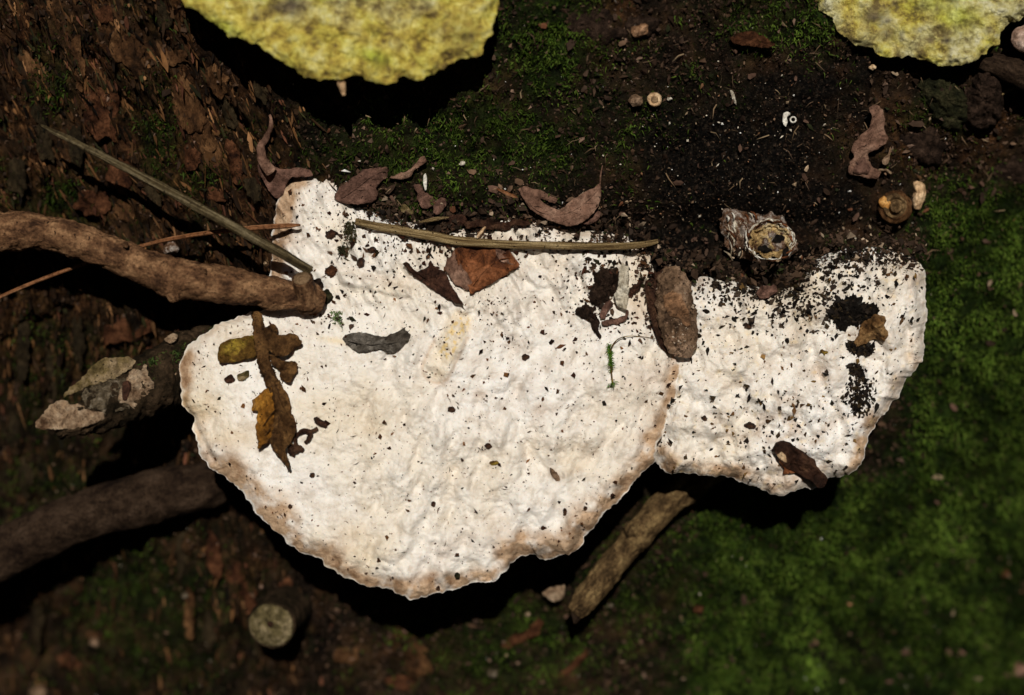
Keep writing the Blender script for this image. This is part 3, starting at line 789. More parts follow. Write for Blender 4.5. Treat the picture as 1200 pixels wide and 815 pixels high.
def sm_w(x, y):
    w = 4 + 0.075 * (y - 300) + 16 * ga(x, y, 900, 440, 130, 110) + 4 * fbm(x, y, 70, 2, 401)
    w = w + 9 * fbm(x, y, 32, 2, 411) + 1.2 * fbm(x, y, 9, 2, 415) + dents(x, y, 14, 15, 3.6) + .7 * fbm(x, y, 6, 2, 431) + dents(x, y, 28, 16, 7)
    w = w + capsule(x, y, 900, 340, 925, 380, 14, 5) + capsule(x, y, 840, 370, 900, 375, 9, 3)
    w = w - 9 * np.exp(-(segd(x, y, 945, 410, 985, 500)[0] / 9) ** 2) - 8 * np.exp(-(segd(x, y, 940, 360, 960, 440)[0] / 9) ** 2)
    w = w + capsule(x, y, 1030, 380, 1045, 400, 10, 6) + 5 * ga(x, y, 1045, 395, 20, 20) - 9 * ga(x, y, 1020, 388, 16, 14)
    w = w + 8 * ga(x, y, 1060, 340, 30, 60) + 6 * ga(x, y, 1000, 500, 40, 40) + capsule(x, y, 1058, 300, 1075, 400, 7, 4)
    w = w - 7 * ga(x, y, 936, 544, 34, 15, 38) + 7 * ga(x, y, 925, 566, 12, 8) - 6 * ga(x, y, 955, 572, 14, 8)
    return w
OUT_SM = [(752, 420), (772, 385), (790, 350), (806, 332), (825, 325), (850, 328), (875, 335), (905, 338), (932, 335), (945, 318), (962, 300), (985, 293), (1010, 292), (1035, 290), (1052, 294), (1068, 302), (1080, 311),
          (1086, 325), (1084, 345), (1087, 368), (1082, 390), (1083, 412), (1080, 424), (1073, 433), (1064, 443), (1057, 457), (1046, 472), (1035, 486), (1026, 500), (1017, 518), (1012, 536), (1006, 548), (995, 556),
          (982, 560), (970, 560), (962, 568), (952, 572), (938, 572), (925, 578), (915, 580), (900, 577), (885, 571), (866, 564), (845, 558), (825, 557), (800, 555), (780, 552), (768, 544), (755, 520), (750, 470)]
def sm_top(x, y, t): return sm_w(x, y) - 16 * np.clip((t - .86) / .14, 0, 1) ** 2.2 - 12 * sst(.78, 1, t) * (1 - sst(300, 370, y)) - 15 * (1 - sst(770, 806, x - .25 * (y - 480) * (y < 480)))
def sm_col(x, y, t):
    n = fbm(x, y, 20, 4, 501)
    mg = sst(.82, .95, t) * (1 - .9 * sst(.985, 1.0, t))
    zone = .95 * ga(x, y, 830, 560, 90, 30) + .85 * ga(x, y, 1020, 520, 40, 50) + .4 * ga(x, y, 1075, 430, 24, 30) + .12 + .7 * ga(x, y, 785, 535, 26, 16)
    tan = mg * np.clip(zone * 1.3, 0, 1) * np.clip(.9 + .9 * n, 0, 1) + .35 * np.clip(n, 0, 1) + .3 * ga(x, y, 925, 500, 60, 50) * np.clip(n + .5, 0, 1)
    tan = tan + .4 * ga(x, y, 960, 440, 26, 8, 30) + .3 * ga(x, y, 1040, 398, 12, 14) + .5 * ga(x, y, 912, 550, 10, 10)
    yel = .45 * ga(x, y, 860, 435, 6, 5) + .5 * ga(x, y, 897, 465, 8, 4) + .3 * np.clip(fbm(x, y, 9, 2, 511) - .35, 0, 1) * 3
    dk = .75 * ga(x, y, 800, 560, 22, 4) + .55 * ga(x, y, 950, 350, 40, 20) * np.clip(n + .5, 0, 1)
    return np.clip(np.c_[tan, yel * .7, dk], 0, 1)
small = thing('bracket_fungus', 'smaller white lumpy bracket fungus dusted with black soil, right of the large one', 'bracket fungus', W(930, 320, -10), 'bracket fungi on the trunk')
def sm_bot(x, y, t):
    return sm_w(x, y) * .3 + (4 + .075 * (y - 300)) * .7 - 21 - 14 * (1 - t) - 70 * (1 - sst(290, 470, y))
lump('cap', OUT_SM, sm_top, sm_bot, M['cap'], small, n=850, nr=170, center=(915, 440), jit=3.0, seed=7, jscale=14, power=.72, col=sm_col, flare=.02, split=('pore_layer', M['pores']))

def yel_top(x, y, t, s=0):
    lowt = sst(.85, 1, t)
    return 138 + .10 * y - 9 * np.clip((t - .88) / .12, 0, 1) ** 2 + 7 * fbm(x, y, 40, 3, 601 + s) + 3.5 * fbm(x, y, 13, 3, 611 + s) + dents(x, y, 10, 21 + s, 3.2) + 2 * lowt * fbm(x, y, 6, 2, 621)
def yel_col1(x, y, t):
    n = fbm(x, y, 30, 4, 701)
    ye = np.clip(.85 + .6 * sst(.55, .95, t) + .6 * n - .5 * ga(x, y, 400, 0, 130, 18), 0, 1)
    gr = .85 * ga(x, y, 438, 66, 20, 9, 20) + .7 * ga(x, y, 262, 32, 30, 8, 25) + .3 * np.clip(n, 0, 1)
    dk = .9 * ga(x, y, 335, 8, 22, 10) + .35 * ga(x, y, 540, 45, 20, 26) + .3 * np.clip(fbm(x, y, 14, 3, 711) - .25, 0, 1) * 2
    return np.clip(np.c_[ye, gr, dk], 0, 1)
def yel_col2(x, y, t):
    n = fbm(x, y, 30, 4, 801)
    ye = np.clip(.38 + .8 * n + .35 * ga(x, y, 1010, 20, 60, 50), 0, 1)
    gr = .7 * ga(x, y, 1125, 22, 26, 14) + .55 * ga(x, y, 1090, 5, 30, 10) + .3 * np.clip(n, 0, 1)
    dk = .95 * ga(x, y, 1025, 20, 15, 9) + .7 * ga(x, y, 1042, 40, 14, 9) + .8 * ga(x, y, 1108, 47, 6, 4) + .35 * np.clip(fbm(x, y, 14, 3, 811) - .2, 0, 1) * 2
    return np.clip(np.c_[ye, gr, dk], 0, 1)
OUT_Y1 = [(196, -60), (212, 0), (232, 14), (250, 28), (270, 42), (292, 48), (315, 62), (338, 76), (358, 90), (376, 93), (400, 93), (422, 88), (436, 96), (450, 99), (464, 96), (472, 90), (482, 94), (498, 93), (512, 84),
          (530, 74), (548, 69), (562, 66), (568, 52), (577, 36), (583, 10), (586, -30), (560, -110), (480, -190), (380, -210), (270, -180), (214, -120)]
OUT_Y2 = [(940, -50), (954, 0), (962, 12), (975, 22), (984, 38), (1002, 52), (1020, 58), (1040, 66), (1064, 67), (1082, 71), (1096, 74), (1112, 78), (1128, 75), (1144, 70), (1160, 58), (1170, 52), (1172, 40), (1184, 28),
          (1200, 20), (1225, 0), (1250, -50), (1230, -120), (1150, -170), (1040, -170), (970, -120)]
y1 = thing('bracket_fungus', 'yellow green algae covered bracket fungus at the top left, out of focus', 'bracket fungus', W(400, -120, 90), 'bracket fungi on the trunk')
lump('cap', OUT_Y1, yel_top, lambda x, y, t: 108 + .10 * y - 60 * (1 - t) - 60 * (1 - sst(-200, -20, y)), M['yellow'], y1, n=520, nr=110, jit=3, seed=11, jscale=11, power=.8, col=yel_col1, flare=.03, split=('pore_layer', M['pores']))
tube('root_tip', [(398, 82, 130, 5), (400, 98, 132, 4.5), (403, 112, 130, 2)], M['tan'], y1, sides=10, rough=.6)
y2 = thing('bracket_fungus', 'pale yellow green bracket fungus with dark pits in the top right corner', 'bracket fungus', W(1090, -120, 60), 'bracket fungi on the trunk')
lump('cap', OUT_Y2, lambda x, y, t: yel_top(x, y, t, 3) - 80, lambda x, y, t: 28 + .10 * y - 60 * (1 - t) - 60 * (1 - sst(-160, -20, y)), M['yellow'], y2, n=460, nr=100, jit=2.8, seed=13, jscale=10, power=.8, col=yel_col2, flare=.03, split=('pore_layer', M['pores']))

def inside(poly, x, y):
    P = np.asarray(poly); r = np.zeros(np.shape(x), bool)
    for i in range(len(P)):
        xa, ya = P[i - 1]; xb, yb = P[i]
        r ^= ((ya > y) != (yb > y)) & (x < (xb - xa) * (y - ya) / (yb - ya + 1e-12) + xa)
    return r

# specks and crumbs on the caps
DARK = [(.018, .008, .005), (.04, .014, .008), (.012, .008, .006), (.08, .035, .015), (.02, .018, .008)]
def speck_set(poly, fw, dens, n, x0, x1, y0, y1, smin, gam, colors=DARK, maxs=4.5, shrink=1.0, elong=1.7):
    x, y = scatter(n, x0, x1, y0, y1)
    k = inside(poly, x, y) & (rng.uniform(0, 1, n) < dens(x, y)); x, y = x[k], y[k]
    s_ = (smin + rng.gamma(1.15, gam, len(x))).clip(0, maxs)
    return x, y, fw(x, y) + s_ * .35, s_, pal(colors, len(x), .5)

def cat(*sets): return [np.concatenate([s_[i] for s_ in sets]) for i in range(5)]
IN_BIG = [(520 + (a - 520) * .975, 450 + (b - 450) * .975) for a, b in OUT_BIG]
IN_SM = [(915 + (a - 915) * .97, 440 + (b - 440) * .97) for a, b in OUT_SM]
dust = speck_set(IN_BIG, big_w, lambda x, y: .30 + .4 * (fbm(x, y, 60, 2, 901) > .1) + .3 * ga(x, y, 600, 400, 150, 100) + .8 * (1 - sst(250, 300, y)), 5600, 200, 800, 200, 710, .5, .26, [(.03, .012, .007), (.07, .026, .012), (.14, .05, .02), (.02, .012, .008)], maxs=1.4)
mid2 = speck_set(IN_BIG, big_w, lambda x, y: .25 + .75 * ga(x, y, 640, 430, 170, 110), 240, 200, 800, 200, 710, 1.7, .75, [(.03, .012, .007), (.07, .028, .012), (.11, .045, .02)], maxs=4)
mid = speck_set(IN_BIG, big_w, lambda x, y: (.22 + .6 * ga(x, y, 620, 420, 160, 110)) * (.6 + 1.2 * (fbm(x, y, 45, 2, 911) > .1)) + .9 * ga(x, y, 400, 300, 60, 60), 1500, 200, 800, 200, 710, .8, .75, DARK + [(.14, .06, .02)], maxs=3.2)
dirt = speck_set(OUT_BIG, big_w, lambda x, y: .9 * ga(x, y, 700, 330, 34, 26) + .8 * ga(x, y, 690, 365, 24, 16) + .85 * ga(x, y, 390, 375, 26, 10) + .7 * ga(x, y, 640, 285, 110, 12) + .9 * ga(x, y, 480, 252, 90, 12)
                 + .5 * ga(x, y, 720, 300, 50, 24) + .9 * ga(x, y, 762, 335, 16, 60) + .5 * ga(x, y, 480, 285, 70, 24) + .5 * ga(x, y, 740, 395, 30, 30) + .8 * ga(x, y, 402, 290, 10, 16) + .45 * ga(x, y, 580, 360, 20, 8) + .6 * ga(x, y, 520, 300, 60, 22), 5200, 320, 800, 200, 400, .9, .9,
                 DARK + [(.09, .05, .03), (.05, .03, .02), (.03, .02, .014)])
side_ = speck_set(OUT_BIG, big_w, lambda x, y: 1.0 * ga(x, y, 335, 515, 40, 34) * .35 + .4 * ga(x, y, 240, 460, 20, 50), 500, 205, 420, 400, 600, .6, .5)
x, y, w, s_, c = cat(dust, mid, mid2, dirt, side_)
tag(crumbs('soil_specks', x, y, w, s_, c, loc=W(500, 450, 20)), 'dark soil specks scattered over the large white cap', kind='stuff')

D2 = [(.012, .010, .008), (.008, .006, .005), (.02, .014, .010), (.03, .02, .01)]
d1 = speck_set(IN_SM, sm_w, lambda x, y: .45 + .3 * ga(x, y, 940, 480, 60, 60), 2000, 750, 1090, 290, 580, .5, .35, D2 + [(.12, .06, .02)], maxs=2.2)
d2 = speck_set(OUT_SM, sm_w, lambda x, y: 1.0 * ga(x, y, 900, 338, 62, 16) + .75 * ga(x, y, 935, 360, 30, 24) + .55 * ga(x, y, 1000, 305, 60, 16) + .45 * ga(x, y, 960, 340, 60, 40) + .25 * ga(x, y, 860, 360, 60, 30), 5200, 780, 1090, 285, 460, 1.0, .85, D2 + [(.05, .035, .024)])
d3 = speck_set(OUT_SM, sm_w, lambda x, y: 1.0 * (ga(x, y, 998, 366, 26, 14, 10) > .4) + 1.0 * (ga(x, y, 1008, 408, 17, 8, 10) > .4) + .9 * (ga(x, y, 1003, 434, 12, 7, 40) > .45) + .5 * ga(x, y, 1008, 462, 12, 18), 14000, 950, 1050, 330, 490, 1.1, .8, D2)
d4 = speck_set(IN_SM, sm_w, lambda x, y: .35 * ga(x, y, 920, 490, 70, 40) + .3 * ga(x, y, 1050, 330, 30, 60), 3400, 750, 1090, 290, 580, .8, .8, D2 + [(.14, .08, .025), (.10, .05, .02)], maxs=3)
d5 = speck_set(IN_SM, sm_w, lambda x, y: .4 + .6 * ga(x, y, 920, 480, 90, 60), 420, 750, 1090, 290, 580, 1.6, .8, D2 + [(.10, .05, .02), (.16, .09, .03), (.06, .03, .012)], maxs=4)
x, y, w, s_, c = cat(d1, d2, d3, d4, d5)
tag(crumbs('soil_specks', x, y, w, s_, c, loc=W(930, 440, 20)), 'black soil crumbs heaped on the smaller white cap', kind='stuff')

# litter heaped along the back of the caps
x, y = scatter(14000, 402, 1090, 215, 355)
back = np.interp(x, [408, 430, 500, 560, 600, 640, 700, 760, 800, 850, 930, 960, 1000, 1060, 1090], [216, 240, 262, 262, 240, 256, 268, 292, 318, 322, 330, 298, 288, 292, 300])
k = rng.uniform(0, 1, len(x)) < np.exp(-((y - back + 4) / 15.0) ** 2) * np.clip(.8 + fbm(x, y, 24, 2, 951), 0, 1); x, y = x[k], y[k]
s_ = (1 + rng.gamma(1.6, .9, len(x))).clip(.8, 5.5)
wt = np.maximum(on_trunk(x, y), np.where(x < 790, big_w(x, y) - 6, sm_w(x, y) - 6))
c = pal([(.02, .013, .009), (.045, .027, .017), (.07, .042, .026), (.025, .03, .01), (.3, .22, .15)], len(x), .4, [.35, .3, .2, .1, .05])
tag(crumbs('litter_crumbs', x, y, wt + s_ * .5, s_, c, loc=W(750, 280, 0)), 'brown litter crumbs piled along the back of the white caps', kind='stuff')

# ------------------------------------------------------------------ branches and twigs
br = thing('branch', 'long smooth brown branch crossing from the left edge onto the large white cap', 'branch', W(365, 345, 25), 'dead branches and twigs')
tube('bark', [(-90, 270, 10, 26), (0, 272, 20, 24), (30, 270, 22, 22), (55, 273, 26, 19), (80, 279, 30, 21), (110, 289, 34, 19.5), (150, 305, 40, 20), (180, 317, 44, 21), (204, 326, 47, 24), (228, 329, 49, 21), (268, 335, 50, 21.5), (300, 340, 49, 18), (320, 344, 48, 20), (345, 348, 45, 16), (360, 350, 42, 19), (378, 355, 36, 11)], M['bark'], br, sides=80, seg=22, rough=1.9, rscale=17, seed=2)
tube('twig_stump', [(360, 358, 46, 13), (358, 342, 56, 12.5), (354, 327, 70, 12)], M['bark'], br, sides=24, rough=1.0, bevel=False)
tube('cut_face', [(353.9, 326.4, 70.4, 10), (353.6, 325.4, 71.4, 9)], M['cut'], br, sides=20, seg=3, rough=.5)
tube('knot', [(200, 340, 56, 9), (205, 349, 56, 8), (207, 353, 56, 5)], M['bark'], br, sides=14, rough=1.2)
for i, (a, b, r_) in enumerate([(147, 287, 4), (290, 352, 3), (240, 318, 3)]):
    tube('bark_wart', [(a, b, 61 + (a - 147) * .07, r_), (a + 1, b + 2, 66 + (a - 147) * .07, r_ * .6)], M['bark'], br, sides=9, seg=3, rough=.6)

bb = thing('broken_branch', 'broken mossy branch with pale peeling bark on its pointed end, left of the large cap', 'branch', W(300, 375, 0), 'dead branches and twigs')
tube('bark', [(66, 507, 60, 7), (90, 495, 56, 16), (120, 480, 44, 25), (160, 459, 18, 33), (200, 438, -16, 37), (240, 418, -50, 38), (290, 388, -84, 38), (350, 350, -110, 32)], M['bark_mossy'], bb, sides=80, seg=18, rough=4.2, rscale=15, seed=8)
def bbw(x, y):
    # height of that branch's front, for things stuck on it
    t = (x - 66) / 284.0
    cyl = np.interp(x, [66, 90, 120, 160, 200, 240, 290, 350], [505, 494, 480, 460, 440, 418, 388, 352]); r_ = np.interp(x, [66, 90, 120, 160, 200, 240, 290], [8, 17, 25, 33, 37, 38, 36])
    cw = np.interp(x, [66, 90, 120, 160, 200, 240, 290, 350], [60, 56, 44, 18, -16, -50, -84, -110])
    d = np.clip((y - cyl) * .86 / r_, -.93, .93)
    return cw + r_ * np.sqrt(1 - d * d)
f1o = zz(20, 370, 5.43, [(112, 705), (150, 640), (205, 575), (250, 545), (320, 540), (345, 570), (385, 552), (430, 590), (490, 605), (550, 620), (553, 665), (520, 668), (490, 690), (420, 708), (350, 722), (230, 722), (130, 722)])
sheet('bark_flake', f1o, lambda x, y: np.maximum(bbw(x, y) + 3, bbw(x, y) * .45 + 42 - .14 * (x - 40)) + 2.5 * fbm(x, y, 14, 3, 5), M['flake_pale'], bb, th=5, step=3, jit=2.0, seed=3, jscale=7)
f2o = zz(20, 370, 5.43, [(405, 400), (450, 350), (510, 300), (560, 265), (620, 268), (700, 262), (750, 290), (735, 330), (700, 355), (640, 390), (560, 420), (490, 440), (430, 460), (400, 480), (350, 500), (300, 520), (305, 490), (360, 440)])
sheet('bark_flake', f2o, lambda x, y: bbw(x, y) + 2.5 + 2.5 * fbm(x, y, 16, 3, 6), M['flake_olive'], bb, th=6, step=3, jit=2.0, seed=4, jscale=7)
f3o = zz(20, 370, 5.43, [(735, 345), (790, 340), (820, 315), (830, 370), (850, 400), (868, 440), (866, 490), (840, 530), (800, 570), (750, 592), (730, 580), (690, 560), (640, 540), (660, 470), (700, 400)])
sheet('bark_flake', f3o, lambda x, y: bbw(x, y) + 3.5 + 2.5 * fbm(x, y, 12, 3, 7) + 1.2 * np.sin(y * .9 + x * .25), M['flake_pale'], bb, th=6, step=3, jit=2.4, seed=5, jscale=7)
f4o = zz(20, 370, 5.43, [(430, 470), (520, 430), (600, 405), (700, 395), (735, 420), (725, 500), (700, 560), (720, 590), (650, 610), (570, 628), (500, 600), (430, 570), (410, 520)])
sheet('speckled_patch', f4o, lambda x, y: bbw(x, y) + 1.5 + 2.2 * fbm(x, y, 6, 3, 8), M['flake_speck'], bb, th=5, step=2.2, jit=2.0, seed=6, jscale=6)
sheet('bark_scale', zz(20, 370, 5.43, [(672, 430), (700, 410), (725, 430), (720, 480), (695, 540), (672, 535), (665, 480)]), lambda x, y: bbw(x, y) + 5.5 + fbm(x, y, 6, 2, 9), M['leaf_dark'], bb, th=2, step=2.5, jit=.8)
for q in ([(935, 150), (990, 112), (1022, 122), (1020, 150), (985, 178), (950, 170)], [(970, 385), (1010, 355), (1025, 360), (1000, 395), (975, 408)], [(955, 430), (1015, 405), (1010, 430), (965, 452)], [(870, 450), (912, 425), (905, 455), (880, 475)]):
    sheet('bark_scale', zz(20, 370, 5.43, q), lambda x, y: bbw(x, y) + 3 + .8 * fbm(x, y, 6, 2, 10), M['flake_pale' if q[0][0] == 935 or q[0][0] == 970 else 'flake_olive'], bb, th=2.5, step=2.5, jit=.7)
x, y = scatter(5200, 150, 300, 340, 450)
cy_ = np.interp(x, [66, 200, 240, 290], [505, 440, 418, 388])
k = (np.abs(y - cy_) < 32) & (rng.uniform(0, 1, len(x)) < 1.0 * ga(x, y, 190, 420, 24, 20) + .35 * ga(x, y, 262, 385, 40, 18) + .2 * ga(x, y, 170, 395, 30, 10) ); x, y = x[k], y[k]
o = blades('moss', x, y, bbw(x, y) - .5, rng.uniform(3, 7, len(x)), rng.uniform(.8, 1.6, len(x)), pal([(.035, .065, .012), (.06, .085, .02), (.02, .035, .008)], len(x)))
tag(o, 'small green moss tufts on the broken branch', kind='stuff')

lb = thing('branch', 'thick grey brown branch at the lower left edge, blurred, below the broken branch', 'branch', W(235, 565, -110), 'dead branches and twigs')
tube('bark', [(-90, 692, -150, 36), (0, 650, -132, 33), (70, 616, -118, 31), (130, 595, -112, 31), (165, 587, -112, 34), (190, 578, -113, 32), (230, 572, -118, 30), (270, 560, -140, 24)], M['bark_grey'], lb, sides=48, seg=12, rough=2.2, rscale=30, seed=12)

rt = thing('twig', 'blunt olive brown twig poking out below the large cap towards the lower right', 'twig', W(820, 560, -95), 'dead branches and twigs')
tube('bark', [(860, 522, -96, 24), (812, 564, -92, 21), (775, 596, -90, 17.5), (745, 630, -88, 18), (735, 642, -88, 16), (710, 672, -86, 16.5), (690, 698, -84, 16), (673, 718, -82, 11)], M['bark_olive'], rt, sides=40, seg=14, rough=2.2, rscale=18, seed=14)
tube('knot', [(742, 622, -80, 13), (740, 618, -72, 9)], M['bark_olive'], rt, sides=16, seg=4, rough=1.6)
tube('splinter', [(676, 720, -84, 9), (674, 731, -82, 2)], M['bark_grey'], rt, sides=10, seg=5, rough=1)

bs_ = thing('branch_stub', 'short round mossy branch stub with cut end, bottom left below the large cap', 'branch stub', W(352, 695, -200), 'cut stubs on the trunk')
tube('bark', [(356, 688, -260, 33), (342, 706, -205, 32), (329, 721, -155, 31), (318, 733, -112, 30)], M['bark_mossy'], bs_, sides=40, seg=8, rough=1.6, rscale=16, seed=16, bevel=False)
tube('cut_face', [(317.6, 733.4, -111.4, 28.5), (316.8, 734.4, -108.6, 26)], M['olive_cut'], bs_, sides=32, seg=3, rough=1.4)
tube('pith', [(317, 731, -108, 5), (316.5, 732, -101.5, 4)], M['seed'], bs_, sides=10, seg=3, rough=.6)
tube('side_knob', [(372, 700, -205, 9), (379, 692, -190, 9), (383, 688, -186, 6)], M['olive_cut'], bs_, sides=12, seg=4, rough=1.4)

os_ = thing('branch_stub', 'oval weathered branch stub set between the two white caps', 'branch stub', W(790, 330, -10), 'cut stubs on the trunk')
O1 = zz(740, 200, 3.395, [(100, 470), (108, 420), (135, 385), (175, 378), (210, 400), (232, 450), (245, 510), (260, 580), (266, 650), (255, 710), (225, 742), (185, 745), (145, 718), (118, 660), (103, 590), (95, 525)])
def os_top(x, y, t):
    return 36 + .10 * (y - 320) + 22 * (1 - t ** 3) - 8 * np.exp(-(t / .5) ** 2) + 3.6 * fbm(x, y, 15, 4, 31) - 10 * ga(x, y, 789, 388, 4, 10) - 7 * ga(x, y, 803, 371, 12, 4, 15) + 5 * ga(x, y, 791, 352, 9, 12)
lump('stub_bark', O1, os_top, lambda x, y, t: -30 + 0 * t, M['stub'], os_, n=140, nr=50, jit=2.6, seed=17, jscale=9)
sheet('heartwood', zz(740, 200, 3.395, [(130, 500), (165, 480), (200, 500), (225, 560), (238, 610), (225, 625), (190, 590), (150, 575), (130, 545)]), lambda x, y: os_top(x, y, .55 + 0 * x) + 1.6, M['stub_face'], os_, th=4, step=2.5, jit=1.8, seed=5)
lump('shaded_side', [(772, 318), (782, 314), (786, 330), (774, 345), (770, 372), (776, 398), (784, 416), (774, 408), (764, 380), (757, 350), (757, 330)], lambda x, y, t: 30 + .08 * (y - 320) + 5 * (1 - t) + 3 * fbm(x, y, 8, 3, 9), lambda x, y, t: -30 + 0 * t, M['seed'], os_, n=60, nr=12, center=(768, 362), jit=1.5)  # dark body whose colour stands in for shade along the stub's left
xx, yy = scatter(380, 765, 818, 318, 418); k = inside(O1, xx, yy) & (rng.uniform(0, 1, 380) < .25 + ga(xx, yy, 798, 395, 12, 20)); xx, yy = xx[k], yy[k]
o = crumbs('grit_crust', xx, yy, os_top(xx, yy, np.full(len(xx), .6)) + .4, rng.uniform(.6, 1.6, len(xx)), pal([(.5, .4, .3), (.05, .03, .02), (.25, .15, .1)], len(xx)), parent=os_); o['kind'] = 'stuff'

cs = thing('branch_stub', 'flaky white crusted branch stub with cream broken heartwood above the smaller cap', 'branch stub', W(890, 280, -20), 'cut stubs on the trunk')
O2 = zz(740, 200, 3.395, [(350, 195), (365, 155), (400, 140), (440, 165), (480, 170), (520, 175), (560, 165), (600, 185), (620, 225), (650, 255), (665, 290), (650, 330), (610, 350), (560, 365), (500, 365), (440, 345), (395, 325), (365, 290), (358, 245)])
cw = float(on_trunk(np.array([890.]), np.array([280.]))[0])
def cs_top(x, y, t): return cw + 32 + 12 * sst(860, 900, x) - 14 * t ** 4 + 5 * fbm(x, y, 13, 4, 33) + dents(x, y, 9, 33, 4)
lump('crusted_bark', O2, cs_top, lambda x, y, t: cw - 14 + 0 * t, M['crust'], cs, n=150, nr=44, jit=3.4, seed=19, jscale=8)
H2 = ell(903, 283, 24, 21, -10, 16, .12)
def heart_w(x, y, t): return cw + 49 - 3 * t + 5 * (t > .86) + 3.4 * fbm(x, y, 8, 3, 35) - 12 * ga(x, y, 912, 281, 7, 4, -20) - 13 * ga(x, y, 895, 291, 7, 3.4, 10) - 5 * ga(x, y, 920, 295, 6, 6)
lump('heartwood', H2, heart_w, lambda x, y, t: cw + 20 + 0 * t, M['heart'], cs, n=110, nr=34, jit=3.4, seed=20, jscale=6)
for q in (ell(912, 280, 7.5, 4.8, -25, 10), ell(896, 292, 8, 3.8, 12, 10), ell(921, 294, 4, 5.5, 12, 10)):
    sheet('hole_shade', q, lambda x, y: cw + 50 + .8 * fbm(x, y, 6, 2, 3), M['soil'], cs, th=4, step=2, jit=2.2)  # black sheets paint the shade inside the heartwood holes
for i in range(110):                                  # curled bark shreds over the crust and round the rim
    if i < 60:
        a = random.uniform(0, 2 * math.pi); k_ = random.uniform(.95, 1.12); x0 = 903 + 24 * k_ * math.cos(a); y0 = 282 + 21 * k_ * math.sin(a); h0 = cw + 50; da = a + math.pi / 2 + random.uniform(-.5, .5)
    else:
        x0 = random.uniform(852, 886); y0 = random.uniform(250, 300); h0 = float(cs_top(np.array(x0), np.array(y0), np.array(.7))) + 2; da = random.uniform(.8, 1.8)
    l0 = random.uniform(4, 9); bx, by = math.cos(da), math.sin(da)
    tube('bark_shred', [(x0 - bx * l0, y0 - by * l0, h0 - 3, .4), (x0 + by * 2, y0 - bx * 2, h0 + random.uniform(0, 3), random.uniform(.7, 1.5)), (x0 + bx * l0, y0 + by * l0, h0 - 2, .4)],
         M[random.choice(['chip', 'leaf_rust', 'chip', 'flake_pale', 'plate_red', 'shell'])], cs, sides=6, seg=4, rough=.3, flat=.5)

# ------------------------------------------------------------------ cup, bud, disc and other small things on the trunk
def tw(x, y): return float(on_trunk(np.array([float(x)]), np.array([float(y)]))[0])
cp = thing('cup', 'round woody cup with concentric rings and an orange spot on the dark bark', 'seed cup', W(1049, 243, tw(1049, 243)))
c0 = tw(1049, 243)
def cup_top(x, y, t):
    d = np.hypot(x - 1049, y - 242.5) / 21.0; d2 = np.hypot(x - 1050, y - 243) / 21.0
    return c0 + 18 - 8 * np.clip(d, 0, 1.1) ** 3 + 2.2 * np.exp(-((d2 - .62) / .1) ** 2) - 3.5 * np.exp(-((d2 - .42) / .07) ** 2) + 5 * (1 - sst(.3, .38, d2)) - 3 * np.exp(-(d2 / .14) ** 2) + .8 * fbm(x, y, 5, 3, 3)
lump('cup_body', ell(1049, 243, 20, 20, 0, 20, .05), cup_top, lambda x, y, t: c0 - 8 + 0 * t, M['plate'], cp, n=72, nr=36, center=(1049, 243), jit=.9)
lump('ringed_disc', ell(1048, 241, 14.5, 14, 0, 18, .06), lambda x, y, t: cup_top(x, y, t) + 1.2, lambda x, y, t: c0 + 4 + 0 * t, M['cup'], cp, n=60, nr=24, jit=.9)
lump('orange_growth', ell(1037, 238, 6, 8, -30, 12, .15), lambda x, y, t: c0 + 17 + 4 * (1 - t * t) + .6 * fbm(x, y, 4, 2, 1), lambda x, y, t: c0 + 6 + 0 * t, M['orange'], cp, n=30, nr=8)
bd_ = lump('bud', [(1070, 214), (1078, 213), (1084, 216), (1086, 226), (1083, 236), (1078, 246), (1071, 244), (1069, 232), (1071, 224)], lambda x, y, t: tw(1078, 228) + 8 + 8 * (1 - t ** 2) - 4 * ga(x, y, 1077, 228, 3, 3) + fbm(x, y, 6, 2, 3), lambda x, y, t: tw(1078, 228) - 6 + 0 * t, M['tan'], None, n=40, nr=14, jit=1)
tag(bd_, 'tan bud scale standing right beside the ringed woody cup', 'bud')
dc = thing('disc', 'tiny round tan disc with a sunken middle in the humus above the caps', 'disc fungus', W(767, 117, tw(767, 117)))
d0 = tw(767, 117)
lump('disc_body', ell(767, 117, 8.6, 8.8, 0, 16, .05), lambda x, y, t: d0 + 14 - 3 * t ** 4 + 2.2 * np.exp(-((t - .8) / .15) ** 2), lambda x, y, t: d0 - 4 + 0 * t, M['tan'], dc, n=36, nr=12)
lump('disc_centre', ell(767, 117, 4.6, 4.6, 0, 14, .08), lambda x, y, t: d0 + 15.2 - 1 * t, lambda x, y, t: d0 + 4 + 0 * t, M['cut'], dc, n=24, nr=5)
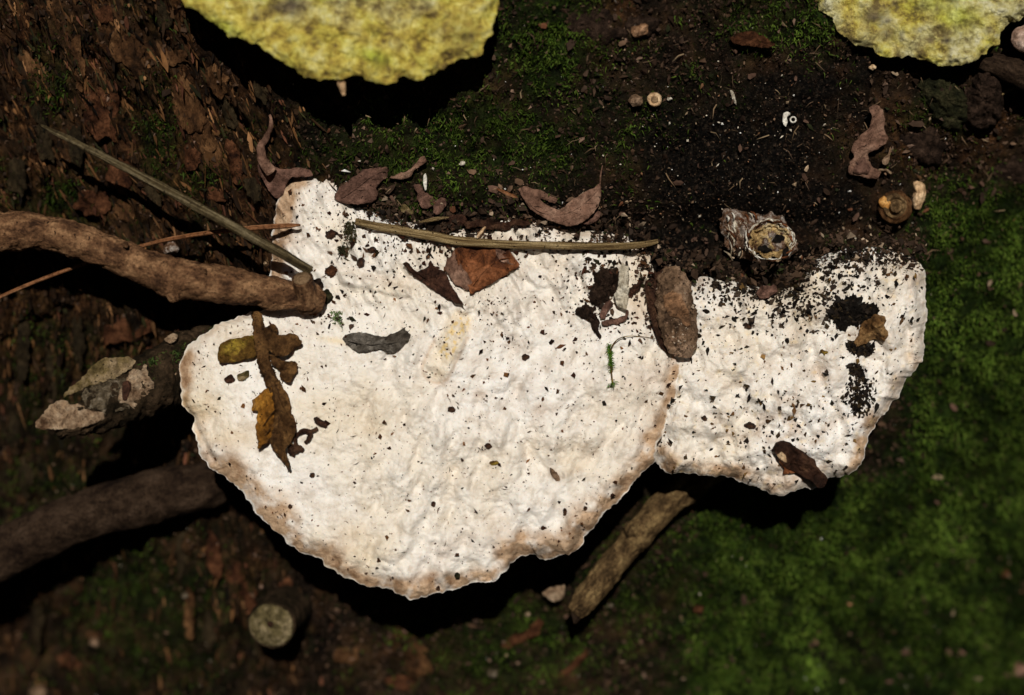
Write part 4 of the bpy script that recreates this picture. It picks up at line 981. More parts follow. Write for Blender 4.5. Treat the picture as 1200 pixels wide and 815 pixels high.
# hollow white shells
def ringtube(name, cx, cy, r, w0, rr, mat, parent=None, sx=1.0):
    a = np.linspace(0, 2 * math.pi * .97, 12)
    return tube(name, [(cx + sx * r * math.cos(q), cy + r * math.sin(q), w0, rr) for q in a], mat, parent, sides=8, seg=3)
s_w = tw(928, 140) + 7
tag(ringtube('hollow_shell', 929.5, 140.5, 3.2, s_w, 1.0, M['shell']), 'tiny ring shaped white shell on the black humus', 'shell')
sh = sheet('shell_fragment', [(918, 133), (922, 131), (926, 132), (926, 135), (922, 137), (923, 144), (921, 149), (918, 146), (917, 140)], lambda x, y: s_w + 1 + .4 * fbm(x, y, 4, 2, 2), M['shell'], None, th=1.6, step=1.8, jit=.4)
tag(sh, 'curved white shell piece left of the tiny ring shell', 'shell fragment')
tag(tube('twig', [(1158, 126, tw(1160, 123) + 10, 1.7), (1172, 112, tw(1172, 112) + 16, 2), (1188, 103, tw(1188, 103) + 16, 2), (1206, 95, tw(1200, 96) + 16, 2.2)], M['straw'], None, sides=8, rough=.3), 'thin pale twig forking towards the right edge under the top right fungus', 'twig', 'dead branches and twigs')
tag(tube('twig', [(1145, 72, tw(1150, 72) + 22, 9), (1172, 78, tw(1172, 78) + 30, 14), (1205, 92, tw(1195, 88) + 34, 16), (1260, 116, tw(1240, 110) + 30, 18)], M['bark_grey'], None, sides=20, rough=1.8), 'short dark stem at the right edge beside the top right fungus', 'twig', 'dead branches and twigs')
pk = lump('branch_stub', [(1186, 40), (1192, 32), (1204, 28), (1218, 32), (1224, 46), (1214, 60), (1200, 62), (1188, 56), (1184, 50)], lambda x, y, t: tw(1195, 45) + 46 + 12 * (1 - t ** 3) + 1.5 * fbm(x, y, 9, 3, 4), lambda x, y, t: tw(1195, 45) - 6 + 0 * t, M['pink'], None, n=48, nr=16, jit=1.5)
tag(pk, 'pinkish pale stub cut by the right edge of the picture beside the top right fungus', 'branch stub', 'cut stubs on the trunk')
def on(cx, cy, lift=5, cu=0.0, seed=0, amp=1.5, sc_=12):
    b = tw(cx, cy)
    return lambda x, y: b + lift - .36 * (y - cy) + cu * (np.hypot(x - cx, y - cy) / 10) ** 2 + amp * fbm(x, y, sc_, 3, seed)
tag(sheet('bark_flake', [(856, 44), (866, 39), (880, 37), (892, 42), (902, 47), (908, 53), (900, 57), (886, 55), (870, 53), (858, 50)], on(882, 47, 12, 0, 3), M['plate_red'], None, th=3, step=3, jit=1.5), 'flat reddish bark flake lying on moss left of the top right fungus', 'bark flake', 'loose bark flakes')
tag(sheet('bark_flake', zz(400, 543, 3, [(560, 640), (600, 605), (650, 590), (690, 545), (712, 560), (690, 605), (630, 630), (580, 655)]), on(611, 742, 9, 0, 5), M['plate_red'], None, th=4, step=4, jit=1.5), 'reddish bark flake below the large cap, left of the olive twig', 'bark flake', 'loose bark flakes')
tag(sheet('bark_flake', zz(400, 543, 3, [(745, 755), (790, 720), (830, 680), (862, 652), (868, 670), (840, 705), (795, 745), (760, 770)]), on(668, 778, 9, 0, 6), M['plate_red'], None, th=4, step=4, jit=1.5), 'narrow reddish bark sliver at the bottom below the olive twig', 'bark flake', 'loose bark flakes')
tag(sheet('bark_flake', zz(560, 540, 4.075, [(305, 630), (350, 605), (410, 592), (415, 625), (400, 660), (365, 675), (335, 655)]), on(648, 695, 34, 0, 7), M['flake_pale'], None, th=4, step=4, jit=1.5), 'small pale flake beside the tip of the olive twig', 'bark flake', 'loose bark flakes')
tag(sheet('wood_splinter', zz(800, 0, 3, [(166, 318), (178, 322), (184, 340), (190, 372), (180, 360), (172, 340)]), on(859, 115, 7, 0, 7, .5), M['chip'], None, th=1.6, step=2, jit=.3), 'tiny pointed straw splinter on the humus below the reddish flake', 'splinter')
for (a, b, r_, mk, lab) in ((750, 35, 10, 'stub_face', 'pale speckled lichen pad at the top above the tiny tan disc'), (200, 292, 9, 'crust', 'small grey white lichen crust between the branch and the needle'), (745, 118, 8, 'stub', 'brown rounded lump just left of the tiny tan disc'),
                            (492, 178, 0, 'tan', ''), (1018, 228, 0, 'shell', ''), (785, 116, 3, 'chip', 'small white seed just right of the tiny tan disc'), (1023, 79, 4, 'tan', 'pale tan seed below the left side of the top right fungus'),
                            (541, 192, 2.6, 'chip', 'white crumb in the moss above the grey brown leaf and left of it'), (618, 700 + 20, 3, 'flake_pale', 'pale crumb on the moss below the large cap'),
                            (577, 790, 6, 'flake_speck', 'pale blurred pebble at the bottom edge below the large cap'), (1195, 785, 10, 'leaf_grey', 'pale pinkish patch of bark at the bottom right corner'), (217, 698, 3.5, 'flake_speck', 'white blurred dot left of the mossy round stub'),
                            (715, 710, 4, 'flake_speck', 'small pale pebble right of the olive twig tip'), (110, 753, 6, 'stub', 'blurred tan lump in the moss at lower left'), (45, 812, 9, 'stub', 'tan lump cut by the bottom edge at lower left'),
                            (1083, 750, 0, 'tan', ''), (818, 714, 6, 'plate_red', 'rusty dot in the moss right of the olive twig'), (1177, 672, 6, 'plate_red', 'rusty dot in the moss near the right edge')):
    if not r_: continue
    z0 = tw(a, b)
    tag(lump('crumb' if r_ < 7 else 'nodule', ell(a, b, r_ * 1.1, r_ * .85, random.uniform(-30, 30), 12, .18), lambda x, y, t, z0=z0, r_=r_: z0 + 8 + r_ * .7 * (1 - t * t) + .22 * r_ * fbm(x, y, r_ * .7, 3, r_), lambda x, y, t, z0=z0: z0 - 8 + 0 * t, M[mk], None, n=36, nr=10, jit=1.2), lab, 'crumb' if r_ < 7 else 'nodule')

# ------------------------------------------------------------------ straws and needle
tag(tube('dry_stalk', [(48, 147, 52, 1.2), (64, 155, 54, 3.0), (110, 178, 59, 4.2), (170, 209, 66, 5.0), (230, 242, 72, 5.6), (290, 275, 74, 5.8), (330, 297, 70, 5.8), (364, 318, 62, 5.4)], M['straw_dark'], None, sides=14, seg=12, rough=.5, rscale=20, flat=.8), 'long dry grey brown stalk slanting down from upper left to the large cap', 'stalk', 'dry stalks and needles')
tag(tube('dry_stalk', [(417, 260, 28, 4.2), (450, 267, 30, 5), (500, 276, 32, 5.4), (540, 283, 34, 5.6), (600, 287, 37, 4.8), (660, 288, 38, 4.6), (720, 289, 36, 4.4), (752, 287, 34, 4), (771, 283, 31, 2.6)], M['straw'], None, sides=14, seg=12, rough=.45, rscale=24, flat=.7), 'flattened olive straw lying across the back of the large white cap', 'stalk', 'dry stalks and needles')
tag(tube('needle', [(-30, 362, -28, 1.8), (30, 335, -20, 2.2), (95, 311, -10, 2.2), (172, 287, 8, 2.4), (225, 276, 22, 2.7), (290, 268, 36, 2.9), (335, 265, 40, 3.0), (352, 264, 39, 1.2)], M['needle'], None, sides=10, seg=12, rough=.2), 'thin reddish brown needle running behind the long branch to the large cap', 'needle', 'dry stalks and needles')

# ------------------------------------------------------------------ leaves
def onbig(cx, cy, lift=4, cu=0.0, tx=0.0, ty=0.0, seed=0, amp=1.2, sc_=12):
    return lambda x, y: big_w(x, y) + lift + cu * (np.hypot(x - cx, y - cy) / 10) ** 2 + tx * (x - cx) + ty * (y - cy) + amp * fbm(x, y, sc_, 3, seed)

wl = thing('withered_leaf', 'withered amber and brown leaf sprig hanging down the left of the large white cap', 'dead leaf', W(300, 368, 30), 'dead leaves')
q = lambda p: zz(230, 340, 3.705, p)
tube('stalk', [(300, 366, 40, 5), (303, 385, 44, 6), (306, 405, 46, 7), (310, 425, 47, 7), (317, 445, 48, 7), (324, 458, 48, 8)], M['leaf_brown'], wl, sides=24, seg=12, rough=2.6, rscale=6, flat=.6, seed=3)
def leafw(x, y):
    d, t = segd(x, y, 322, 455, 330, 520)
    return big_w(x, y) + 7 + 5 * np.exp(-(d / 9) ** 2) + 2 * fbm(x, y, 11, 3, 71) + .10 * (y - 450) + 3.4 * np.sin((x - 320 - (y - 460) * .2) * .5 + 1.5 * fbm(x, y, 20, 2, 73)) + 2.5 * fbm(x, y, 6, 2, 75)
sheet('lower_blade', q([(300, 430), (245, 480), (243, 528), (268, 525), (258, 590), (262, 640), (268, 692), (290, 672), (318, 655), (338, 600), (345, 540), (345, 480), (338, 425)]), leafw, M['leaf_amber'], wl, th=1.6, step=2.6, jit=1.2, seed=1)
sheet('lower_blade', q([(325, 420), (355, 405), (380, 430), (400, 460), (410, 500), (408, 530), (425, 550), (432, 620), (405, 670), (385, 690), (405, 760), (402, 780), (385, 760), (365, 725), (340, 700), (318, 660), (335, 600), (340, 520)]), lambda x, y: leafw(x, y) + 2.2, M['leaf_brown'], wl, th=1.6, step=2.6, jit=1.2, seed=2)
sheet('side_blade', q([(95, 250), (120, 222), (180, 208), (250, 196), (262, 240), (256, 290), (190, 312), (110, 318), (92, 295)]), onbig(278, 410, 8, .9, 0, -.15, 4, 4.2, 9), M['leaf_yellow'], wl, th=1.6, step=2.8, jit=1.2, seed=4)
sheet('side_blade', q([(292, 165), (330, 148), (355, 165), (352, 195), (400, 190), (440, 200), (458, 225), (430, 255), (390, 288), (350, 285), (310, 262), (296, 210)]), onbig(335, 398, 9, 1.0, 0, .1, 5, 5, 9), M['leaf_brown'], wl, th=1.6, step=2.8, jit=1.6, seed=5)
sheet('side_blade', q([(315, 280), (345, 285), (375, 308), (405, 308), (445, 322), (430, 360), (405, 402), (370, 395), (360, 350), (325, 318)]), onbig(332, 432, 8, .9, 0, 0, 6, 5, 8), M['leaf_brown'], wl, th=1.6, step=2.8, jit=1.6, seed=6)
tube('midrib', [(324, 456, 54, 2), (327, 480, 57, 1.6), (327, 505, 58, 1.3), (331, 528, 58, 1.0), (338, 548, 56, .8)], M['leaf_dark'], wl, sides=8, rough=.2)

for (a, b, c_, d) in ((325, 478, 308, 500), (326, 492, 307, 516), (327, 506, 306, 524), (329, 470, 338, 486), (330, 490, 342, 508), (331, 510, 343, 522)):
    z_ = lambda p, q_: float(leafw(np.array(float(p)), np.array(float(q_)))) + (2.6 if p > 320 and c_ > 320 else .4)
    tube('vein', [(a, b, z_(a, b) + .5, .9), ((a + c_) / 2, (b + d) / 2 - 1, z_((a + c_) / 2, (b + d) / 2 - 1) + .4, .7), (c_, d, z_(c_, d), .4)], M['leaf_brown'], wl, sides=6, seg=5)
cb = thing('curled_leaf', 'blackish curled leaf scrap right of the withered leaf tip on the large cap', 'dead leaf', W(345, 525, 40), 'dead leaves')
q4 = lambda p: zz(200, 420, 3.705, p)
lump('clump', q4([(505, 400), (520, 380), (545, 372), (575, 380), (580, 400), (555, 412), (540, 430), (520, 422)]), lambda x, y, t: big_w(x, y) + 5 + 4 * (1 - t) + 2 * fbm(x, y, 5, 3, 3), lambda x, y, t: big_w(x, y) - 2, M['seed'], cb, n=40, nr=12, jit=2, jscale=5)
tube('curl', [(*q4([(548, 380)])[0], 50, 2.6), (*q4([(540, 345)])[0], 52, 2.4), (*q4([(570, 318)])[0], 54, 2.6), (*q4([(605, 320)])[0], 54, 2.8), (*q4([(600, 350)])[0], 52, 2.6), (*q4([(585, 368)])[0], 50, 2)], M['seed'], cb, sides=10, rough=.8, rscale=6)
tube('tip', [(*q4([(605, 322)])[0], 53, 2.4), (*q4([(638, 305)])[0], 51, 2.2)], M['seed'], cb, sides=10, rough=.8, rscale=6)
tag(lump('leaf_scrap', q4([(618, 262), (635, 254), (660, 268), (680, 282), (678, 302), (655, 298), (628, 285)]), lambda x, y, t: big_w(x, y) + 3 + 4 * (1 - t * t) + fbm(x, y, 5, 3, 2), lambda x, y, t: big_w(x, y) - 2, M['leaf_dark'], None, n=36, nr=10, jit=1), 'small oblong dark brown scrap up and right of the curled black leaf', 'leaf scrap')

def leaf_simple(name, outl, wf, mk, lab, rib=None, group='dead leaves', th=1.5, step=3.0, jit=1.2, seed=0, ribw=None, cat_='dead leaf'):
    P = np.array(outl); c = P.mean(0)
    t = thing(name, lab, cat_, W(c[0], c[1], float(wf(np.array([c[0]]), np.array([c[1]]))[0]) - 3), group)
    sheet('blade', outl, wf, M[mk], t, th=th, step=step, jit=jit, seed=seed)
    if rib:
        R = np.array(rib, float); ww = wf(R[:, 0], R[:, 1])
        tube('midrib', [(a, b, w_ + .7, .9 - .5 * i / len(R)) for i, ((a, b), w_) in enumerate(zip(rib, ww))], M[mk], t, sides=7, seg=8)
        # side veins
        for i in range(1, len(rib) - 1):
            for sg in (-1, 1):
                a = np.array(rib[i]); d = np.array(rib[i + 1]) - np.array(rib[i - 1]); d = d / np.hypot(*d); nn = np.array([-d[1], d[0]]) * sg
                pts = [a, a + (nn * .8 + d * .6) * 4.5, a + (nn * .8 + d * .9) * 9]
                if all(inside(outl, np.array([p_[0]]), np.array([p_[1]]))[0] for p_ in pts):
                    tube('vein', [(p_[0], p_[1], float(wf(np.array([p_[0]]), np.array([p_[1]]))[0]) + .5, .45) for p_ in pts], M[mk], t, sides=5, seg=3)
    return t

q5 = lambda p: zz(560, 200, 4.53, p)
lw = tw(645, 245)
def g_w(x, y):   # boat-shaped leaf
    d, t = segd(x, y, 612, 222, 650, 262)
    return 30 + .28 * np.abs(x - 655) * .5 - .12 * (y - 245) + 7 * np.sin((x - 610) / 95. * 3.1) * 0 + 2.2 * fbm(x, y, 16, 3, 9) + 4 * ga(x, y, 622, 232, 10, 10)
leaf_simple('dead_leaf', q5([(215, 100), (250, 82), (290, 95), (330, 105), (380, 130), (428, 150), (410, 175), (370, 160), (330, 150), (345, 170), (380, 190), (430, 205), (455, 195), (490, 165), (550, 125), (610, 95), (645, 72), (655, 100), (650, 160), (625, 210), (590, 250), (545, 282), (490, 298), (440, 285), (370, 262), (320, 238), (280, 205), (245, 155)]),
            g_w, 'leaf_grey', 'boat shaped grey brown dead leaf above the olive straw', rib=q5([(240, 110), (290, 190), (350, 225), (430, 235), (500, 215), (570, 170), (630, 110)]), seed=3)
sheet('torn_flap', q5([(590, 250), (625, 212), (655, 225), (640, 260), (610, 280), (585, 285), (550, 282)]), lambda x, y: 24 + .8 * fbm(x, y, 8, 2, 3), M['leaf_dull'], bpy.data.objects['dead_leaf'], th=1.2, step=3)
tube('leaf_stalk', [(703, 217, 40, 1), (704, 205, 42, .9), (706, 194, 40, .7)], M['leaf_grey'], bpy.data.objects['dead_leaf'], sides=6)

q2 = lambda p: zz(200, 180, 6.0, p)
t = thing('dead_leaf', 'grey brown curled leaf with hooked stalk, beside the top lobe of the large cap', 'dead leaf', W(320, 200, 20), 'dead leaves')
b0 = tw(320, 205)
sheet('blade', q2([(620, 60), (660, 75), (720, 90), (790, 112), (860, 105), (930, 100), (985, 120), (1000, 160), (900, 170), (850, 165), (815, 215), (790, 290), (750, 318), (700, 280), (665, 215), (630, 155), (615, 110)]), lambda x, y: b0 + 16 + .05 * (x - 300) - .3 * (y - 205) + 2.5 * fbm(x, y, 14, 3, 3) + 3 * np.sin((y - .25 * x) * .22), M['leaf_dull'], t, th=1.8, step=3, jit=1.2)
tube('leaf_stalk', [(316, 135, b0 + 40, 1.6), (318, 145, b0 + 42, 2.2), (313, 160, b0 + 40, 3.2), (306, 172, b0 + 38, 4.6), (308, 188, b0 + 36, 6), (318, 202, b0 + 28, 7)], M['leaf_grey'], t, sides=14, seg=8, rough=.8, rscale=8, flat=.55)

q3 = lambda p: zz(380, 190, 5.435, p)
leaf_simple('dead_leaf', q3([(60, 225), (95, 165), (150, 120), (210, 80), (260, 45), (330, 35), (395, 30), (410, 60), (395, 100), (350, 140), (330, 165), (345, 200), (330, 240), (290, 260), (210, 270), (120, 265)]),
            lambda x, y: 24 - .18 * (y - 220) + 2.5 * fbm(x, y, 14, 3, 13) + 6 * ga(x, y, 425, 215, 18, 16), 'leaf_dull', 'reddish grey dead leaf lying against the upper lobe of the large cap', rib=q3([(110, 230), (200, 170), (290, 100), (370, 60)]), seed=4)
leaf_simple('dead_leaf', q3([(420, 100), (470, 75), (530, 55), (580, 20), (600, -20), (640, -40), (650, 0), (610, 25), (570, 60), (545, 100), (480, 110)]), lambda x, y: tw(478, 205) + 12 - .36 * (y - 205) + 1.5 * fbm(x, y, 10, 3, 15), 'leaf_grey', 'small folded tan and brown leaf above the olive straw near the upper lobe', seed=6)
for q_, mk, lab in (([(565, 150), (610, 140), (640, 190), (700, 225), (690, 280), (640, 300), (600, 260), (590, 200)], 'leaf_dull', 'dull purplish leaf scrap in the litter above the olive straw'),
                    ([(700, 260), (740, 225), (775, 235), (770, 290), (730, 335), (695, 330), (690, 290)], 'leaf_dull', 'second dull leaf scrap just right of the purplish one above the straw'),
                    ([(690, 440), (720, 380), (800, 340), (880, 335), (910, 370), (870, 410), (800, 450), (730, 462)], 'leaf_dark', 'blackish leaf scrap touching the olive straw from above'),
                    ([(478, 300), (500, 265), (540, 285), (572, 325), (560, 338), (520, 325)], 'flake_olive', 'pale olive flake in the litter just above the olive straw')):
    P = np.array(q3(q_)); c = P.mean(0)
    tag(sheet('leaf_scrap', q3(q_), lambda x, y, c=c: max(tw(c[0], c[1]) + 12, 20) - .3 * (y - c[1]) + 2 * fbm(x, y, 9, 3, 19), M[mk], None, th=1.6, step=2.6, jit=1.4, seed=int(q_[0][0])), lab, 'leaf scrap', 'leaf scraps in the litter')
tag(tube('wood_splinter', [(*q3([(605, 385)])[0], 30, .8), (*q3([(690, 368)])[0], 33, 2.4), (*q3([(795, 352)])[0], 32, .8)], M['straw'], None, sides=8, rough=.3), 'short straw splinter just above the olive straw', 'splinter', 'wood splinters')
tag(tube('wood_splinter', [(*q5([(100, 98)])[0], 33, 1.0), (*q5([(150, 120)])[0], 35, 2.6), (*q5([(212, 148)])[0], 33, 1.4)], M['needle'], None, sides=8, rough=.6), 'orange brown splinter at the left tip of the boat shaped leaf', 'splinter', 'wood splinters')
tag(sheet('leaf_scrap', q5([(0, 262), (60, 258), (120, 275), (190, 262), (250, 265), (290, 285), (260, 295), (200, 290), (140, 312), (60, 310), (0, 300), (-60, 312), (-80, 280)]), lambda x, y: big_w(x, y) + 6 + 2 * fbm(x, y, 9, 3, 8), M['seed'], None, th=3, step=3, jit=2), 'long black leaf strip between the olive straw and the boat shaped leaf', 'leaf scrap', 'leaf scraps in the litter')
tag(tube('wood_splinter', [(559, 279, 40, 1.4), (564, 272, 42, 2), (569, 266, 40, 1.2)], M['tan'], None, sides=8), 'tiny pale stub standing on the olive straw', 'splinter', 'wood splinters')
tag(sheet('wood_splinter', q3([(632, 90), (645, 70), (655, 110), (650, 180), (640, 180), (630, 130)]), lambda x, y: tw(498, 212) + 12 + 0 * x, M['shell'], None, th=1.5, step=2, jit=.3), 'upright white sliver in the humus above the olive straw', 'splinter', 'wood splinters')

q6 = lambda p: zz(400, 272, 3.0, p)
leaf_simple('dead_leaf', q6([(214, 112), (232, 108), (262, 140), (290, 128), (306, 120), (312, 100), (330, 125), (370, 145), (385, 185), (410, 225), (437, 262), (400, 248), (350, 222), (300, 190), (265, 162), (235, 138)]), onbig(505, 330, 5, .4, .05, -.05, 22, 1.4), 'leaf_dark', 'dark brown pointed leaf scrap under the olive straw on the large cap', rib=q6([(240, 125), (300, 165), (360, 200), (420, 245)]), seed=8)
leaf_simple('dead_leaf', q6([(400, 60), (440, 50), (520, 48), (580, 55), (610, 95), (626, 120), (600, 135), (560, 165), (500, 195), (455, 218), (440, 170), (410, 120)]), onbig(570, 312, 6, .35, 0, -.05, 23, 1.4), 'leaf_rust', 'rusty orange dead leaf half under the olive straw on the large cap', rib=q6([(460, 190), (500, 140), (550, 100), (600, 90)]), seed=9)
tag(sheet('leaf_scrap', q6([(540, 55), (580, 52), (610, 90), (628, 118), (590, 112), (560, 105), (545, 80)]), onbig(595, 300, 9, .3, 0, 0, 24), M['leaf_grey'], None, th=1.4, step=3), 'grey scrap covering the upper corner of the rusty leaf', 'leaf scrap', 'leaf scraps in the litter')
leaf_simple('dead_leaf', q6([(398, 60), (408, 95), (430, 130), (455, 165), (465, 200), (440, 205), (410, 190), (385, 165), (365, 135), (370, 100), (390, 80)]), onbig(538, 315, 10, -.8, .1, 0, 25), 'leaf_grey', 'small pinkish brown pointed leaf between the dark and the rusty leaf', rib=q6([(400, 75), (405, 120), (440, 180)]), seed=10)
leaf_simple('dead_leaf', q6([(0, 372), (30, 358), (70, 352), (120, 365), (150, 368), (190, 355), (230, 330), (248, 330), (250, 352), (235, 385), (200, 420), (170, 428), (140, 412), (100, 420), (60, 425), (25, 400)]), onbig(442, 400, 5, -.3, 0, .05, 26, .8), 'leaf_slate', 'slate grey crescent shaped leaf lying on the large white cap', rib=q6([(10, 378), (80, 395), (140, 392), (200, 385), (240, 345)]), seed=11)

q7 = lambda p: zz(920, 100, 4.53, p)
def l7(x, y): return tw(1018, 170) + 16 - .36 * (y - 170) + 5 * np.exp(-(segd(x, y, 1022, 135, 1000, 195)[0] / 9) ** 2) + 1.6 * fbm(x, y, 12, 3, 29)
t7 = leaf_simple('dead_leaf', q7([(445, 120), (490, 105), (520, 135), (530, 190), (525, 240), (550, 280), (535, 310), (490, 340), (440, 365), (445, 400), (470, 440), (510, 455), (495, 495), (440, 495), (380, 480), (345, 480), (332, 450), (345, 410), (365, 380), (352, 350), (370, 300), (410, 260), (445, 225), (460, 170)]), l7, 'leaf_grey', 'pale pinkish grey folded leaf on the dark bark above the ringed cup', rib=q7([(490, 120), (480, 220), (430, 320), (390, 400), (360, 460)]), seed=12)
sheet('inner_fold', q7([(420, 380), (435, 410), (455, 445), (440, 470), (390, 472), (362, 462), (372, 425)]), lambda x, y: l7(x, y) + 2, M['leaf_dull'], t7, th=1.2, step=2.6)
tube('leaf_stalk', [(*q7([(500, 450)])[0], l7(np.array(1030.), np.array(200.)) + 1, 1.6), (*q7([(540, 452)])[0], 8 + tw(1038, 200), 1.5), (*q7([(565, 470)])[0], 8 + tw(1044, 204), 1.4)], M['flake_pale'], t7, sides=8)
tag(sheet('seed_wing', q7([(560, 325), (566, 340), (556, 380), (552, 410), (535, 428), (515, 415), (520, 390), (545, 365)]), lambda x, y: tw(1040, 185) + 16 + 0 * x, M['stub'], None, th=2, step=2), 'small brown drop shaped seed right of the pinkish grey leaf', 'seed')

# dirt, chip and moss sprig at the right of the large cap
q8 = lambda p: zz(640, 300, 5.095, p)
for q_, mk, lab, st in (([(280, 110), (330, 75), (400, 70), (440, 90), (440, 160), (420, 220), (380, 260), (330, 290), (280, 290), (250, 260), (255, 210), (275, 170)], 'humus', 'brown dirt clod left of the pale wood chip on the large cap', 0),
                        ([(170, 330), (220, 290), (280, 310), (300, 350), (320, 400), (310, 450), (325, 490), (300, 480), (270, 420), (240, 370), (200, 370)], 'humus', 'small ragged dirt clod below the larger one on the large cap', 1),
                        ([(495, 190), (560, 165), (572, 195), (530, 235), (490, 255)], 'leaf_dark', 'dark dirt patch just right of the pale wood chip', 2)):
    P = np.array(q8(q_)); c = P.mean(0)
    tag(lump('dirt_clod', q8(q_), lambda x, y, t: big_w(x, y) + 2.5 + 5 * (1 - t * t) + 2.6 * fbm(x, y, 7, 4, 5), lambda x, y, t: big_w(x, y) - 3, M[mk], None, n=80, nr=22, jit=3.5, jscale=6, seed=st), lab, 'dirt clod', 'dirt clods on the caps')
tag(sheet('wood_chip', q8([(440, 75), (458, 40), (470, 58), (494, 60), (494, 180), (488, 270), (478, 320), (450, 310), (425, 300), (405, 240), (425, 200), (432, 130)]), onbig(732, 335, 13, 0, 0, -.05, 30, .5), M['chip'], None, th=4, step=2.5, jit=.8), 'upright pale splintered wood chip at the right of the large cap', 'wood chip')
leaf_simple('leaf_scrap', q8([(330, 390), (380, 380), (440, 365), (470, 355), (485, 320), (492, 340), (478, 385), (440, 402), (390, 410), (345, 415)]), onbig(722, 375, 6, 0, 0, -.1, 31), 'leaf_dull', 'curved brown leaf strip below the pale wood chip', group='leaf scraps in the litter', cat_='leaf scrap')
leaf_simple('leaf_scrap', q8([(320, 340), (345, 290), (385, 265), (400, 290), (370, 330), (350, 375), (325, 375)]), onbig(710, 363, 8, 0, 0, -.1, 32), 'leaf_dull', 'greyish leaf scrap between the dirt clods and the pale chip', group='leaf scraps in the litter', cat_='leaf scrap')
sp = thing('moss_sprig', 'single fresh green moss sprig lying on the large white cap', 'moss sprig', W(717, 450, 28))
bz = lambda a, b, l=3: float(big_w(np.array(a * 1.), np.array(b * 1.))) + l
tube('stem', [(718, 450, bz(718, 450, 3), .9), (716, 430, bz(716, 430, 6), .9), (716, 410, bz(716, 410, 7), .8), (724, 398, bz(724, 398, 7), .6), (740, 394, bz(740, 394, 5), .5), (768, 397, bz(768, 397, 3), .4)], M['leaf_yellow'], sp, sides=6)
n = 150; tt = rng.uniform(0, 1, n) ** 1.2
xs = np.interp(tt, [0, .5, 1], [717, 715.5, 714]); ys = np.interp(tt, [0, .5, 1], [436, 420, 404])
spr = dir_up(n)
xs2 = np.r_[xs, 718 + rng.normal(0, 1.5, 30)]; ys2 = np.r_[ys, 450 + rng.normal(0, 1.5, 30)]; n = len(xs2)
me_ = blades('leaves', xs2, ys2, big_w(xs2, ys2) + 5, rng.uniform(4, 7.5, n), rng.uniform(.8, 1.5, n), pal([(.07, .17, .012), (.12, .22, .02), (.04, .09, .01)], n), -.5, 1.2)
mo = me_.location.copy(); me_.parent = sp; me_.location = mo - sp.location; me_['kind'] = 'stuff'

# small sprigs of moss by the branch tip
for (a, b, nn_, sp_, lab) in ((394, 372, 60, 6, 'tiny pale green moss tuft beside the branch tip on the large cap'), (410, 272, 160, 8, 'dark olive moss tuft on the upper lobe of the large cap'), (402, 294, 90, 5, 'smaller dark moss tuft below the first on the upper lobe')):
    xs = a + rng.normal(0, sp_ * .45, nn_); ys = b + rng.normal(0, sp_ * .7, nn_)
    c_ = pal([(.09, .14, .05), (.16, .2, .09)], nn_) if nn_ == 60 else pal([(.02, .02, .008), (.045, .04, .018), (.07, .06, .03)], nn_)
    tag(blades('moss_tuft', xs, ys, big_w(xs, ys) + 1, rng.uniform(4, 8, nn_), rng.uniform(1, 2.2, nn_), c_, 0, 1.4), lab, 'moss tuft')
